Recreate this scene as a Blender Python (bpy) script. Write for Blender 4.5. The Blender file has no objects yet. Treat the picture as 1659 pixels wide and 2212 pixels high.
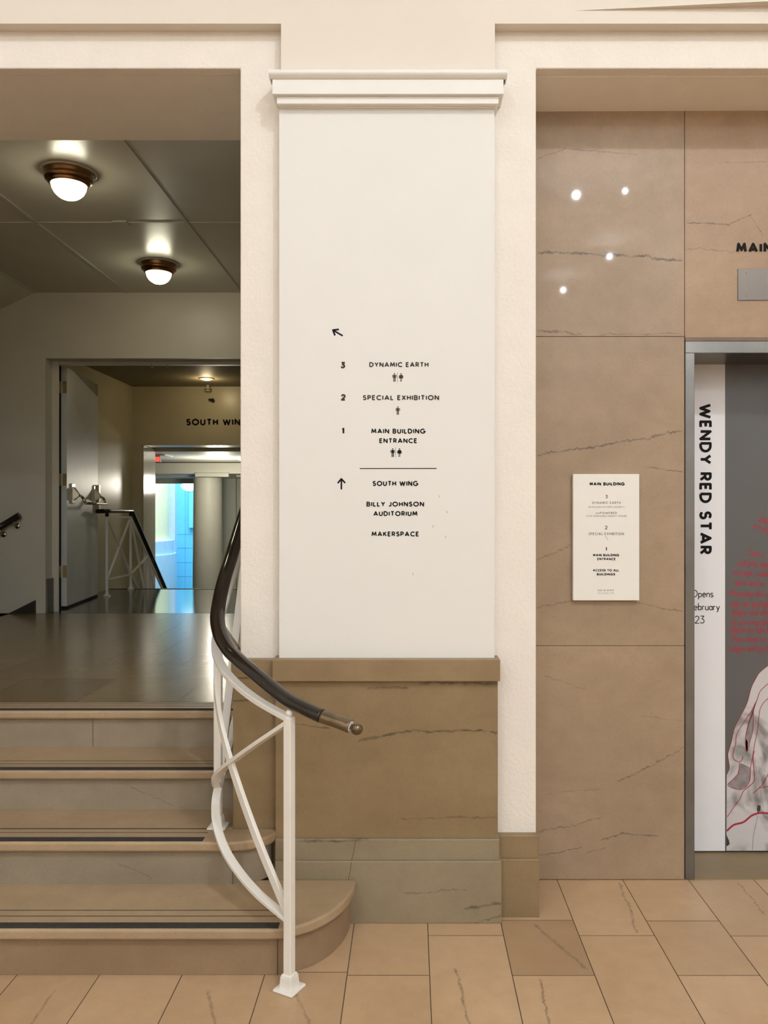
import bpy, math, random
from mathutils import Vector, Matrix

random.seed(7)
S = bpy.context.scene
COL = S.collection

# ------------------------------------------------------------------ camera
FPX, PX, PY, H = 1735.0, 888.0, 1102.0, 1.49       # focal length / principal point (px) and eye height (m)
cam = bpy.data.cameras.new('camera')
cam.sensor_fit = 'HORIZONTAL'
cam.sensor_width = 36.0
cam.lens = 36.0 * FPX / 1659.0
cam.shift_x = -(PX - 829.5) / 1659.0
cam.shift_y = (PY - 1106.0) / 1659.0
cam.clip_start = 0.05
camo = bpy.data.objects.new('camera', cam)
camo.location = (0, 0, H)
camo.rotation_euler = (math.pi / 2, 0, 0)
COL.objects.link(camo)
S.camera = camo

# ------------------------------------------------------------------ world, exposure, hall lamps and fill lights
w = bpy.data.worlds.new('world')
S.world = w
w.use_nodes = True
w.node_tree.nodes['Background'].inputs[0].default_value = (1.0, 0.9, 0.78, 1)
w.node_tree.nodes['Background'].inputs[1].default_value = 0.0
S.view_settings.view_transform = 'Standard'
S.view_settings.look = 'None'
S.view_settings.exposure = 0.0
S.view_settings.gamma = 1.0
S.view_settings.use_curve_mapping = False
S.cycles.use_denoising = True
S.cycles.max_bounces = 10
S.cycles.diffuse_bounces = 5
S.cycles.sample_clamp_indirect = 6.0
S.cycles.caustics_reflective = False
S.cycles.caustics_refractive = False

def point(name, loc, power, col, r):
    l = bpy.data.lights.new(name, 'POINT')
    l.energy = power; l.color = col; l.shadow_soft_size = r
    o = bpy.data.objects.new(name, l); o.location = loc
    COL.objects.link(o)
    return o

def area(name, loc, rot, sx, sy, power, col):
    l = bpy.data.lights.new(name, 'AREA')
    l.shape = 'RECTANGLE'; l.size = sx; l.size_y = sy
    l.energy = power; l.color = col
    o = bpy.data.objects.new(name, l); o.location = loc; o.rotation_euler = rot
    COL.objects.link(o)
    return o

WARM = (0.93, 1.0, 1.06)
KEY = 0.385
LH = 7.5
point('hall_lamp_and_fill', (3.20, -3.00, LH), 1450 * KEY, WARM, 0.09)
point('hall_lamp_and_fill', (-2.60, -3.60, LH), 380 * KEY, WARM, 0.12)  # added fill light for the left side
point('hall_lamp_and_fill', (3.15, -8.85, LH), 650 * KEY, WARM, 0.055)
point('hall_lamp_and_fill', (4.03, -8.65, LH), 240 * KEY, WARM, 0.016)
point('hall_lamp_and_fill', (4.70, -12.55, LH), 450 * KEY, WARM, 0.018)
point('hall_lamp_and_fill', (4.15, -15.45, LH), 450 * KEY, WARM, 0.018)
point('hall_lamp_and_fill', (-3.00, -9.50, LH), 620 * KEY, WARM, 0.12)  # second added fill on the left, farther back
# added area lamp standing in for daylight in the blue atrium beyond the stairs
area('atrium_fill_light', (-3.9, 15.2, 4.6), (0, 0, 0), 3.0, 3.0, 330, (0.86, 0.95, 1.0))

# ------------------------------------------------------------------ helpers
def P(x, y, Y):
    return Vector(((x - PX) / FPX * Y, Y, H + (PY - y) / FPX * Y))
def XA(x, Y): return (x - PX) / FPX * Y
def ZA(y, Y): return H + (PY - y) / FPX * Y

ORG = {}
def reg(o, parent, org):
    COL.objects.link(o)
    ORG[o.name] = Vector(org)
    if parent is not None:
        o.parent = parent
        o.location = Vector(org) - ORG[parent.name]
    else:
        o.location = org
    return o

def tag(o, label=None, cat=None, group=None, kind=None):
    if label: o['label'] = label
    if cat: o['category'] = cat
    if group: o['group'] = group
    if kind: o['kind'] = kind
    return o

def thing(name, loc, label, cat, group=None, kind=None):
    o = bpy.data.objects.new(name, None)
    o.empty_display_size = 0.1
    reg(o, None, loc)
    return tag(o, label, cat, group, kind)

class MB:
    def __init__(self):
        self.v = []; self.f = []; self.sm = []; self.tint = None
    def add(self, vs, fs, smooth=False):
        b = len(self.v)
        self.v += [Vector(q) for q in vs]
        self.f += [tuple(b + i for i in f) for f in fs]
        self.sm += [smooth] * len(fs)
        return self
    def box(self, x0, x1, y0, y1, z0, z1):
        x0, x1 = min(x0, x1), max(x0, x1); y0, y1 = min(y0, y1), max(y0, y1); z0, z1 = min(z0, z1), max(z0, z1)
        vs = [(x0,y0,z0),(x1,y0,z0),(x1,y1,z0),(x0,y1,z0),(x0,y0,z1),(x1,y0,z1),(x1,y1,z1),(x0,y1,z1)]
        return self.add(vs, [(0,3,2,1),(4,5,6,7),(0,1,5,4),(1,2,6,5),(2,3,7,6),(3,0,4,7)])
    def hexa(self, vs):       # 8 corners: bottom ring then top ring
        return self.add(vs, [(0,3,2,1),(4,5,6,7),(0,1,5,4),(1,2,6,5),(2,3,7,6),(3,0,4,7)])
    def prism(self, pts, z0, z1):        # plan polygon (counter-clockwise) extruded in z
        n = len(pts)
        vs = [(p[0], p[1], z0) for p in pts] + [(p[0], p[1], z1) for p in pts]
        fs = [tuple(reversed(range(n))), tuple(range(n, 2*n))]
        fs += [(i, (i+1) % n, n + (i+1) % n, n + i) for i in range(n)]
        return self.add(vs, fs)
    def slab_y(self, pts, y0, y1):       # (x,z) polygon extruded from y0 (front) to y1
        n = len(pts)
        vs = [(p[0], y0, p[1]) for p in pts] + [(p[0], y1, p[1]) for p in pts]
        fs = [tuple(range(n)), tuple(reversed(range(n, 2*n)))]
        fs += [(i, n + i, n + (i+1) % n, (i+1) % n) for i in range(n)]
        return self.add(vs, fs)
    def sweep(self, pts, sec, smooth=False, cap=True):
        # sec: closed list of (side, up) offsets; side is horizontal, up is square to side and the path
        pts = [Vector(p) for p in pts]; n = len(pts); k = len(sec)
        vs = []
        for i, p in enumerate(pts):
            t = (pts[min(i+1, n-1)] - pts[max(i-1, 0)]).normalized()
            h = Vector((t.x, t.y, 0))
            if h.length < 1e-4: h = Vector((0, 1, 0))
            h.normalize()
            side = Vector((h.y, -h.x, 0))
            up = side.cross(t).normalized()
            for a, b in sec: vs.append(p + side * a + up * b)
        fs = []
        for i in range(n-1):
            for j in range(k):
                q = (j + 1) % k
                fs.append((i*k + j, i*k + q, (i+1)*k + q, (i+1)*k + j))
        self.add(vs, fs, smooth)
        if cap:
            b = len(self.v) - n*k
            self.f += [tuple(b + j for j in reversed(range(k))), tuple(b + (n-1)*k + j for j in range(k))]
            self.sm += [False, False]
        return self
    def lathe(self, prof, c, n=40, smooth=True, axis='z'):
        vs = []; m = len(prof)
        for i in range(n):
            a = 2 * math.pi * i / n
            for r, z in prof:
                if axis == 'z': vs.append((c[0] + r*math.cos(a), c[1] + r*math.sin(a), c[2] + z))
                elif axis == 'y': vs.append((c[0] + r*math.cos(a), c[1] + z, c[2] + r*math.sin(a)))
                else: vs.append((c[0] + z, c[1] + r*math.cos(a), c[2] + r*math.sin(a)))
        fs = []
        for i in range(n):
            q = (i + 1) % n
            for j in range(m-1):
                fs.append((i*m + j, q*m + j, q*m + j + 1, i*m + j + 1))
        return self.add(vs, fs, smooth)
    def ball(self, c, r, n=20):
        prof = [(r*math.sin(math.pi*i/n), -r*math.cos(math.pi*i/n)) for i in range(n+1)]
        prof[0] = (1e-5, -r); prof[-1] = (1e-5, r)
        return self.lathe(prof, c, 2*n)
    def rod(self, a, b, r, n=12):
        a, b = Vector(a), Vector(b)
        d = (b - a).normalized()
        u = d.orthogonal().normalized(); v = d.cross(u)
        vs = []
        for p in (a, b):
            for i in range(n):
                t = 2*math.pi*i/n
                vs.append(p + u*r*math.cos(t) + v*r*math.sin(t))
        fs = [(i, (i+1) % n, n + (i+1) % n, n + i) for i in range(n)]
        self.add(vs, fs, True)
        b0 = len(self.v) - 2*n
        self.f += [tuple(b0 + i for i in reversed(range(n))), tuple(b0 + n + i for i in range(n))]
        self.sm += [False, False]
        return self
    def ribbon(self, pts, wd, joins=True, capr=False):    # flat stroke: pts = list of (origin3d) in a plane given by self.frame
        pts2 = pts
        for i in range(len(pts2)-1):
            a, b = Vector(pts2[i]), Vector(pts2[i+1])
            d = b - a
            if d.length < 1e-7: continue
            n = self.nrm.cross(d).normalized() * wd / 2
            self.add([a - n, b - n, b + n, a + n], [(0, 1, 2, 3)])
        if joins:
            rng = range(0 if capr else 1, len(pts2) - (0 if capr else 1))
            for i in rng:
                c = Vector(pts2[i])
                vs = []
                for j in range(10):
                    t = 2*math.pi*j/10
                    vs.append(c + self.eu*math.cos(t)*wd/2 + self.ev*math.sin(t)*wd/2)
                self.add(vs, [tuple(range(10))])
        return self
    def build(self, name, mat, parent=None, org=None, bevel=0, seg=2, sharp=None):
        if org is None:
            org = ORG[parent.name] if parent is not None else Vector((0, 0, 0))
        org = Vector(org)
        me = bpy.data.meshes.new(name)
        me.from_pydata([v - org for v in self.v], [], self.f)
        me.polygons.foreach_set('use_smooth', self.sm)
        if self.tint is not None:
            at = me.attributes.new('tint', 'FLOAT', 'FACE')
            at.data.foreach_set('value', self.tint)
        if mat: me.materials.append(mat)
        me.update()
        o = bpy.data.objects.new(name, me)
        reg(o, parent, org)
        if bevel:
            b = o.modifiers.new('bevel', 'BEVEL'); b.width = bevel; b.segments = seg
            b.limit_method = 'ANGLE'; b.angle_limit = math.radians(35)
            if seg > 2:
                b.harden_normals = False
        return o

def MBf():            # flat lettering builder facing the viewer's side (-y)
    # overlapping strokes are laid one over the other by a few microns, like layers of vinyl
    class Flat(MB):
        lay = 0
        def add(self, vs, fs, smooth=False):
            self.lay += 1
            return MB.add(self, [Vector(q) - Vector((0, 2e-6*self.lay, 0)) for q in vs], fs, smooth)
    m = Flat(); m.nrm = Vector((0, -1, 0)); m.eu = Vector((1, 0, 0)); m.ev = Vector((0, 0, 1))
    return m

# ------------------------------------------------------------------ materials
def lin(c):
    return tuple(((v/255)/12.92 if v/255 <= 0.04045 else ((v/255 + 0.055)/1.055)**2.4) for v in c)

class NT:
    def __init__(self, name):
        self.mat = bpy.data.materials.new(name); self.mat.use_nodes = True
        self.t = self.mat.node_tree
        self.b = self.t.nodes['Principled BSDF']
    def n(self, typ, **kw):
        nd = self.t.nodes.new(typ)
        for k, v in kw.items(): setattr(nd, k, v)
        return nd
    def put(self, sock, v):
        if isinstance(v, bpy.types.NodeSocket): self.t.links.new(v, sock)
        elif isinstance(v, tuple) and len(v) == 3 and sock.type == 'RGBA': sock.default_value = (*v, 1)
        else: sock.default_value = v
    def m(self, op, a, b=0.0, c=0.0, clamp=False):
        nd = self.n('ShaderNodeMath', operation=op, use_clamp=clamp)
        self.put(nd.inputs[0], a); self.put(nd.inputs[1], b); self.put(nd.inputs[2], c)
        return nd.outputs[0]
    def mix(self, f, a, b, blend='MIX'):
        nd = self.n('ShaderNodeMix', data_type='RGBA', blend_type=blend)
        self.put(nd.inputs[0], f); self.put(nd.inputs[6], a); self.put(nd.inputs[7], b)
        return nd.outputs[2]
    def noise(self, vec, scale, detail=3.0, rough=0.5, dist=0.0):
        nd = self.n('ShaderNodeTexNoise')
        if vec is not None: self.put(nd.inputs['Vector'], vec)
        nd.inputs['Scale'].default_value = scale; nd.inputs['Detail'].default_value = detail
        nd.inputs['Roughness'].default_value = rough; nd.inputs['Distortion'].default_value = dist
        return nd.outputs[0]
    def comb(self, x, y, z):
        nd = self.n('ShaderNodeCombineXYZ')
        self.put(nd.inputs[0], x); self.put(nd.inputs[1], y); self.put(nd.inputs[2], z)
        return nd.outputs[0]
    def rng(self, v, a, b, c=0.0, d=1.0, smooth=False):
        nd = self.n('ShaderNodeMapRange', interpolation_type='SMOOTHSTEP' if smooth else 'LINEAR')
        self.put(nd.inputs[0], v)
        for i, q in enumerate((a, b, c, d)): nd.inputs[1 + i].default_value = q
        return nd.outputs[0]
    def pos(self):
        g = self.n('ShaderNodeNewGeometry')
        s = self.n('ShaderNodeSeparateXYZ'); self.t.links.new(g.outputs['Position'], s.inputs[0])
        return g.outputs['Position'], s.outputs[0], s.outputs[1], s.outputs[2]
    def bump(self, h, strength, dist):
        nd = self.n('ShaderNodeBump')
        nd.inputs['Strength'].default_value = strength; nd.inputs['Distance'].default_value = dist
        self.put(nd.inputs['Height'], h)
        self.put(self.b.inputs['Normal'], nd.outputs[0])
    def set(self, **kw):
        names = {'col': 'Base Color', 'rough': 'Roughness', 'metal': 'Metallic', 'spec': 'Specular IOR Level',
                 'emit': 'Emission Color', 'es': 'Emission Strength', 'coat': 'Coat Weight', 'cr': 'Coat Roughness'}
        for k, v in kw.items(): self.put(self.b.inputs[names[k]], v)
        return self

def plain(name, col, rough=0.5, metal=0.0, spec=0.5, var=0.05, scale=8.0, bump=0.0, bscale=60.0, bd=0.004):
    t = NT(name)
    p, x, y, z = t.pos()
    nz = t.noise(p, scale, 3)
    c = t.mix(t.rng(nz, 0.3, 0.7), tuple(v*(1-var) for v in col), tuple(min(1, v*(1+var)) for v in col))
    t.set(col=c, rough=rough, metal=metal, spec=spec)
    if bump:
        t.bump(t.noise(p, bscale, 5, 0.6), bump, bd)
    return t.mat

def emis(name, col, s):
    t = NT(name)
    t.set(col=(0.8, 0.8, 0.8), emit=col, es=s, rough=0.3)
    return t.mat

def stone(name, c1, c2, veins=(), rough=0.42, spec=0.4, speck=0.10, axis='x', stretch=(1, 1, 2.2), vcol=(0.035, 0.03, 0.022), bsc=1.6, tint=False, coat=0.0):
    # veins: (h0, v0, h1, v1, amp, width, strength, seed)
    t = NT(name)
    p, x, y, z = t.pos()
    hh = x if axis == 'x' else y
    mp = t.n('ShaderNodeMapping'); t.put(mp.inputs[0], p); mp.inputs['Scale'].default_value = stretch
    big = t.noise(mp.outputs[0], bsc, 4, 0.55, 0.6)
    c = t.mix(t.rng(big, 0.32, 0.68), c1, c2)
    if tint:
        at = t.n('ShaderNodeAttribute', attribute_name='tint')
        c = t.mix(1.0, c, t.comb(at.outputs['Fac'], t.m('POWER', at.outputs['Fac'], 1.12), t.m('POWER', at.outputs['Fac'], 1.3)), 'MULTIPLY')
    mid = t.noise(p, 14, 5, 0.65)
    c = t.mix(t.rng(mid, 0.35, 0.75, 0, 0.35), c, tuple(v*0.72 for v in c1))
    fine = t.noise(p, 220, 2, 0.6)
    c = t.mix(t.rng(fine, 0.55, 0.75, 0, speck*3.6), c, tuple(v*0.45 for v in c1))
    pale = t.noise(p, 55, 3, 0.7)
    c = t.mix(t.rng(pale, 0.66, 0.78, 0, 0.3), c, tuple(min(1, v*1.35) for v in c2))
    for (h0, v0, h1, v1, amp, wd, st, seed) in veins:
        tt = t.m('DIVIDE', t.m('SUBTRACT', hh, h0), h1 - h0)
        n1 = t.noise(t.comb(hh, seed*3.7, seed*1.3), 7.0, 2, 0.5)
        n2 = t.noise(t.comb(hh, seed*2.1 + 9, 0.0), 48.0, 5, 0.8)
        off = t.m('ADD', t.m('MULTIPLY', t.m('SUBTRACT', n1, 0.5), amp*5.0), t.m('MULTIPLY', t.m('SUBTRACT', n2, 0.5), amp*4.2))
        zc = t.m('ADD', t.m('MULTIPLY_ADD', tt, v1 - v0, v0), off)
        d = t.m('ABSOLUTE', t.m('SUBTRACT', z if axis in ('x',) else x, zc))
        wn = t.m('MULTIPLY', t.rng(t.noise(p, 30, 3, 0.6), 0.3, 0.7, 0.4, 1.6), wd)
        mk = t.m('SUBTRACT', 1.0, t.m('DIVIDE', d, wn), clamp=True)
        mk = t.m('POWER', mk, 0.6)
        ends = t.m('MULTIPLY', t.rng(tt, 0.0, 0.06, 0, 1, True), t.rng(tt, 0.94, 1.0, 1, 0, True))
        mk = t.m('MULTIPLY', t.m('MULTIPLY', mk, ends), t.rng(t.noise(p, 26, 3, 0.7), 0.35, 0.6, 0.25*st, st), clamp=True)
        c = t.mix(mk, c, vcol)
    t.set(col=c, rough=rough, spec=spec, coat=coat, cr=0.025)
    t.bump(t.noise(p, 120, 4, 0.6), 0.08, 0.002)
    return t.mat

white_smooth = plain('white_wall_paint', (0.80, 0.785, 0.745), 0.55, var=0.012, scale=2.0, bump=0.05, bscale=40)
white_trim = plain('white_trim_paint', (0.84, 0.82, 0.775), 0.45, var=0.012, bump=0.05, bscale=80)
white_rough = plain('white_stucco', (0.845, 0.785, 0.71), 0.7, var=0.02, bump=0.45, bscale=75, bd=0.006)
frieze_m = plain('cream_frieze_paint', (0.75, 0.68, 0.59), 0.6, var=0.02, scale=2.5, bump=0.1, bscale=60)
hall_paint = plain('hall_paint', (0.80, 0.785, 0.76), 0.7)
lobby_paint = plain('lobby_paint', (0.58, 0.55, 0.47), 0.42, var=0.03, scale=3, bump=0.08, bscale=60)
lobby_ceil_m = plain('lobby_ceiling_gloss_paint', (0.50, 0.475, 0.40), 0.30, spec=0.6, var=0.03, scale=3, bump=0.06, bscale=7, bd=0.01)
soffit_l = plain('soffit_paint', (0.62, 0.56, 0.46), 0.6, var=0.04, bump=0.15, bscale=70)
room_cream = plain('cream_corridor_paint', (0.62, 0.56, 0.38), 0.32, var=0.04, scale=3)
white_steel = plain('white_painted_steel', (0.83, 0.80, 0.74), 0.32, var=0.02, bump=0.05, bscale=90)
handrail_m = plain('dark_bronze_rail', (0.017, 0.012, 0.008), 0.10, metal=0.0, spec=0.42, var=0.15, scale=14)
worn_m = plain('worn_bronze', (0.16, 0.115, 0.07), 0.22, metal=0.75, var=0.3, scale=30)
blackpaint = plain('black_vinyl', (0.007, 0.006, 0.005), 0.6, spec=0.12, var=0.0)
greyvinyl = plain('grey_vinyl', (0.060, 0.048, 0.038), 0.6, spec=0.12, var=0.0)
platetext = plain('grey_print', (0.16, 0.14, 0.12), 0.5, var=0.0)
platefaint = plain('faint_print', (0.36, 0.33, 0.29), 0.5, var=0.0)
grip_m = plain('black_grip', (0.030, 0.025, 0.021), 0.85, var=0.25, scale=60, bump=0.4, bscale=300, bd=0.002)
joint_m = plain('dark_joint', (0.075, 0.055, 0.036), 0.9, var=0.2, scale=40)
steel_m = plain('brushed_steel', (0.21, 0.205, 0.195), 0.34, metal=1.0, var=0.15, scale=5)
steel_dark = plain('brushed_steel_plate', (0.165, 0.145, 0.128), 0.4, metal=1.0, var=0.12, scale=6)
brass_m = plain('aged_brass', (0.40, 0.30, 0.15), 0.35, metal=0.35, var=0.2, scale=20)
bronze_m = plain('copper_bronze', (0.23, 0.12, 0.055), 0.28, metal=1.0, var=0.25, scale=20)
nickel_m = plain('satin_nickel', (0.55, 0.50, 0.40), 0.22, metal=1.0, var=0.1, scale=20)
glow = emis('lit_glass', (1.0, 0.95, 0.70), 29.0)
glow_far = emis('lit_globe', (1.0, 0.97, 0.90), 7.0)
glow_small = emis('lit_downlight', (1.0, 0.86, 0.55), 6.0)
exit_red = emis('exit_red', (1.0, 0.03, 0.03), 1.6)
door_paint = plain('door_paint', (0.66, 0.68, 0.66), 0.38, spec=0.4, var=0.03)
dark_gap = plain('dark_gap', (0.02, 0.012, 0.008), 0.9)  # near-black for painted shade in the door gaps and for black fittings

C1, C2 = (0.230, 0.157, 0.078), (0.292, 0.205, 0.108)
E1, E2 = (0.315, 0.222, 0.142), (0.392, 0.280, 0.183)
def vz(a, b, Y, amp, wd, st, seed):    # vein from pixel a to pixel b on plane Y
    return (XA(a[0], Y), ZA(a[1], Y), XA(b[0], Y), ZA(b[1], Y), amp, wd, st, seed)
YE = 3.235
dado_m = stone('brown_marble_dado', C1, C2, [
    vz((770, 1603), (900, 1575), 2.92, .006, .006, .9, 1), vz((890, 1577), (1080, 1582), 2.92, .006, .005, .9, 2),
    vz((600, 1565), (720, 1572), 2.92, .005, .004, .8, 3), vz((790, 1487), (885, 1487), 2.92, .004, .006, .6, 4),
    vz((900, 1475), (1080, 1478), 2.92, .005, .007, .7, 5), vz((860, 1768), (1080, 1768), 2.92, .006, .004, .5, 6),
    vz((490, 1515), (595, 1510), 2.95, .005, .004, .8, 7)])
rail_m = stone('brown_marble_rail', C1, (0.30, 0.21, 0.114))
base_m = stone('grey_brown_marble_base', (0.250, 0.197, 0.123), (0.308, 0.245, 0.158), [
    vz((640, 1820), (800, 1816), 2.905, .005, .005, .8, 8), vz((870, 1930), (1010, 1922), 2.895, .006, .003, .7, 9),
    vz((1000, 1965), (1085, 1950), 2.895, .006, .006, .7, 10), vz((1010, 1995), (1085, 1978), 2.895, .006, .003, .7, 11)])
elev_m = stone('taupe_marble', E1, E2, [
    vz((1158, 545), (1330, 548), YE, .006, .006, .85, 12), vz((1300, 545), (1479, 566), YE, .006, .006, .85, 13),
    vz((1158, 345), (1225, 318), YE, .008, .003, .6, 14), vz((1225, 322), (1380, 332), YE, .006, .003, .45, 15),
    vz((1158, 714), (1260, 722), YE, .005, .006, .8, 16), vz((1290, 722), (1470, 716), YE, .006, .003, .5, 17),
    vz((1158, 985), (1290, 962), YE, .008, .005, .75, 18), vz((1280, 966), (1479, 930), YE, .009, .005, .75, 19),
    vz((1390, 1008), (1479, 1020), YE, .006, .004, .55, 20), vz((1158, 1212), (1240, 1175), YE, .008, .004, .5, 21),
    vz((1158, 1312), (1300, 1285), YE, .008, .004, .6, 22), vz((1370, 1300), (1479, 1322), YE, .006, .004, .6, 23),
    vz((1172, 1462), (1270, 1490), YE, .008, .003, .45, 24), vz((1380, 1545), (1479, 1560), YE, .006, .003, .4, 25),
    vz((1162, 1795), (1240, 1782), YE, .010, .004, .6, 26), vz((1235, 1786), (1300, 1765), YE, .008, .004, .6, 27),
    vz((1295, 1815), (1345, 1798), YE, .006, .004, .7, 28), vz((1340, 1800), (1425, 1806), YE, .004, .004, .7, 29),
    vz((1330, 1690), (1410, 1655), YE, .008, .005, .7, 30), vz((1400, 1660), (1479, 1610), YE, .009, .005, .6, 31),
    vz((1162, 1845), (1260, 1830), YE, .008, .003, .6, 32), vz((1262, 1845), (1310, 1832), YE, .006, .003, .5, 33),
    vz((1170, 1718), (1300, 1702), YE, .008, .003, .35, 34)], rough=0.45, spec=0.35, coat=0.22)
lintel_m = stone('pink_taupe_marble', (0.34, 0.222, 0.136), (0.418, 0.285, 0.182), [
    vz((1481, 478), (1580, 488), YE, .006, .004, .75, 35), vz((1575, 486), (1625, 460), YE, .006, .004, .75, 36),
    vz((1620, 462), (1650, 512), YE, .006, .003, .7, 37), vz((1481, 538), (1600, 545), YE, .008, .003, .5, 38),
    vz((1550, 352), (1659, 349), YE, .004, .003, .4, 39)], rough=0.45, spec=0.35, coat=0.2)
step_m = stone('step_marble', (0.350, 0.246, 0.146), (0.425, 0.305, 0.186), stretch=(0.7, 1.5, 1.5), rough=0.4)
RV = [
    vz((250, 1960 - 100), (330, 1900), 2.86, .006, .003, .4, 41), vz((280, 1700), (375, 1742), 3.14, .006, .003, .4, 42)]
riser_m = stone('riser_marble', (0.255, 0.170, 0.100), (0.320, 0.218, 0.132), RV, stretch=(0.8, 1, 2), rough=0.45)
riser_grey = stone('riser_marble_grey', (0.265, 0.213, 0.150), (0.335, 0.270, 0.192), RV, stretch=(0.8, 1, 2), rough=0.45)
landing_m = stone('landing_marble', (0.175, 0.124, 0.060), (0.225, 0.163, 0.084), stretch=(1, 0.4, 1), rough=0.22, spec=0.2, tint=True)
tile_m = stone('floor_tile_marble', (0.520, 0.345, 0.200), (0.600, 0.412, 0.246), stretch=(1, 0.8, 1), rough=0.36, spec=0.45, speck=0.06, bsc=3.0, tint=True, axis='y', veins=[
    # veins run in depth: (y0, x0, y1, x1, ...)
    (2.30, XA(1010, 2.42)+.0, 2.62, XA(985, 2.6), .006, .006, .75, 51),
    (2.25, XA(1185, 2.35), 2.56, XA(1165, 2.56), .006, .005, .75, 52),
    (2.60, XA(1265, 2.62), 2.90, XA(1150, 2.9), .008, .009, .6, 53),
    (2.82, XA(1380, 2.83), 3.22, XA(1338, 3.2), .008, .006, .6, 54),
    (2.22, XA(480, 2.25), 2.50, XA(445, 2.48), .008, .006, .6, 55),
    (2.22, XA(60, 2.28), 2.50, XA(120, 2.5), .006, .005, .55, 56),
    (2.95, XA(1640, 3.0), 3.22, XA(1600, 3.2), .008, .005, .6, 57),
    (2.22, XA(690, 2.24), 2.48, XA(640, 2.48), .008, .006, .55, 58)], vcol=(0.12, 0.085, 0.055))
dark_lino = plain('dark_lino', (0.050, 0.055, 0.045), 0.10, spec=0.6, var=0.12, scale=3, bump=0.05, bscale=9, bd=0.01)
grey_stone = plain('grey_stone', (0.15, 0.15, 0.125), 0.5, var=0.12, scale=20)
dark_stone = plain('dark_stone', (0.028, 0.022, 0.016), 0.5, var=0.2, scale=20)
plate_m = plain('white_sign_board', (0.83, 0.80, 0.74), 0.5, var=0.01)
blue_m = plain('blue_wall', (0.15, 0.62, 0.90), 0.6, var=0.02)
bluepanel_m = plain('cyan_panel', (0.16, 0.66, 0.88), 0.5, var=0.02)
paleblue_m = plain('pale_blue_stone', (0.50, 0.70, 0.88), 0.6, var=0.03)
creamlit_m = plain('cream_lit_wall', (0.97, 0.82, 0.50), 0.7, var=0.02)
greyfar_m = plain('far_white_paint', (0.66, 0.65, 0.56), 0.5, var=0.02)
posterwhite = plain('poster_white', (0.85, 0.84, 0.86), 0.32, var=0.01)
postergrey = plain('poster_grey', (0.105, 0.102, 0.100), 0.32, var=0.03, scale=3)
red_ink = plain('red_ink', (0.36, 0.015, 0.035), 0.5, var=0.05)

# ------------------------------------------------------------------ hall shell
HX0, HX1, HY0, HZ = -5.6, 6.0, -17.0, 7.9
YP, YR = 2.93, 2.98

# floor tiles: courses run in depth, cross joints staggered
fl = MB(); fl.tint = []
course = 0.2645; x_off = 0.324; gap = 0.0028
special = {0: [2.572, 2.918], -1: [2.813], 1: [2.813], 2: [2.572, 2.914], 3: [2.81], -2: [2.573], -3: [2.59]}
special_tint = {(0, 1): 0.80}
for k in range(-23, 23):
    xa = x_off + k*course; xb = xa + course
    if xb < HX0 or xa > HX1: continue
    js = special.get(k)
    if js is None:
        js = [2.59] if k < -3 else [2.45 + 0.19*(k % 2)]
    lo = js[0]
    ys = list(js)
    while lo > HY0:
        lo -= random.choice((0.56, 0.60, 0.66))
        ys.insert(0, lo)
    while ys[-1] < 3.6: ys.append(ys[-1] + random.choice((0.45, 0.55)))
    for i in range(len(ys)-1):
        a, b = max(ys[i], HY0), min(ys[i+1], 3.62)
        if b <= a: continue
        fl.add([(xa+gap/2, a+gap/2, 0), (xb-gap/2, a+gap/2, 0), (xb-gap/2, b-gap/2, 0), (xa+gap/2, b-gap/2, 0)], [(0, 1, 2, 3)])
        tnt = random.uniform(0.90, 1.05)
        if js and i < len(ys) and abs(ys[i] - js[0]) < 1e-6 and k == 0: tnt = 0.74
        fl.tint.append(tnt)
floor = tag(fl.build('floor', tile_m), kind='structure')
bed = MB().box(HX0, HX1, HY0, 3.7, -0.12, -0.002)
tag(bed.build('floor_bed', joint_m), kind='structure')

m = MB().box(HX0, HX1, HY0, YP + .3, HZ, HZ + .1)
tag(m.build('ceiling_hall', hall_paint), kind='structure')
tag(MB().box(HX0-.1, HX0, HY0, YP+.3, 0, HZ).build('wall_hall_left', hall_paint), kind='structure')
tag(MB().box(HX1, HX1+.1, HY0, YP+.3, 0, HZ).build('wall_hall_right', hall_paint), kind='structure')
tag(MB().box(HX0, HX1, HY0-.1, HY0, 0, HZ).build('wall_hall_back', hall_paint), kind='structure')

# front wall: frieze above, recessed stucco surround with the two openings
zf = ZA(51, YP)                      # underside of frieze
m = MB().slab_y([(HX0, zf), (-.4745, zf), (-.4745, 3.05), (.3057, 3.05), (.3057, zf), (HX1, zf), (HX1, HZ), (HX0, HZ)], YP, YP+.045)
m.box(HX0, HX1, YP+.0449, YP+.30, zf, HZ)
tag(m.build('wall_front_frieze', frieze_m), kind='structure')
zo = ZA(148, YR)                     # top of openings
XL, XR = XA(519, YR), XA(1158, YR)
XLL, XRR = -2.97, 2.95
YB = 3.558
zc_t = zf + .05
m = MB().slab_y([(XL, 0), (XR, 0), (XR, zo), (XRR, zo), (XRR, zc_t), (HX0, zc_t), (HX0, 0), (XLL, 0), (XLL, zo), (XL, zo)], YR, YR+.05)
tag(m.build('wall_front_surround', white_rough, bevel=0.005), kind='structure')
m = MB()
m.box(XL, XR, YR+.049, YE, 0.0, zc_t)
m.box(XL, -0.15, YE, YB, 0.0, zf+.35)
m.box(HX0, XLL, YR+.049, YB, 0.0, zf+.35)
tag(m.build('wall_front_jamb', white_rough), kind='structure')
m = MB().box(XLL, XL, YR+.049, YB, zo, zf+.35)
tag(m.build('wall_front_header_left', white_rough), kind='structure')
zo2 = ZA(241, YE)
zq = zo + (zo2 - zo)*.049/(YE-YR)
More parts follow.
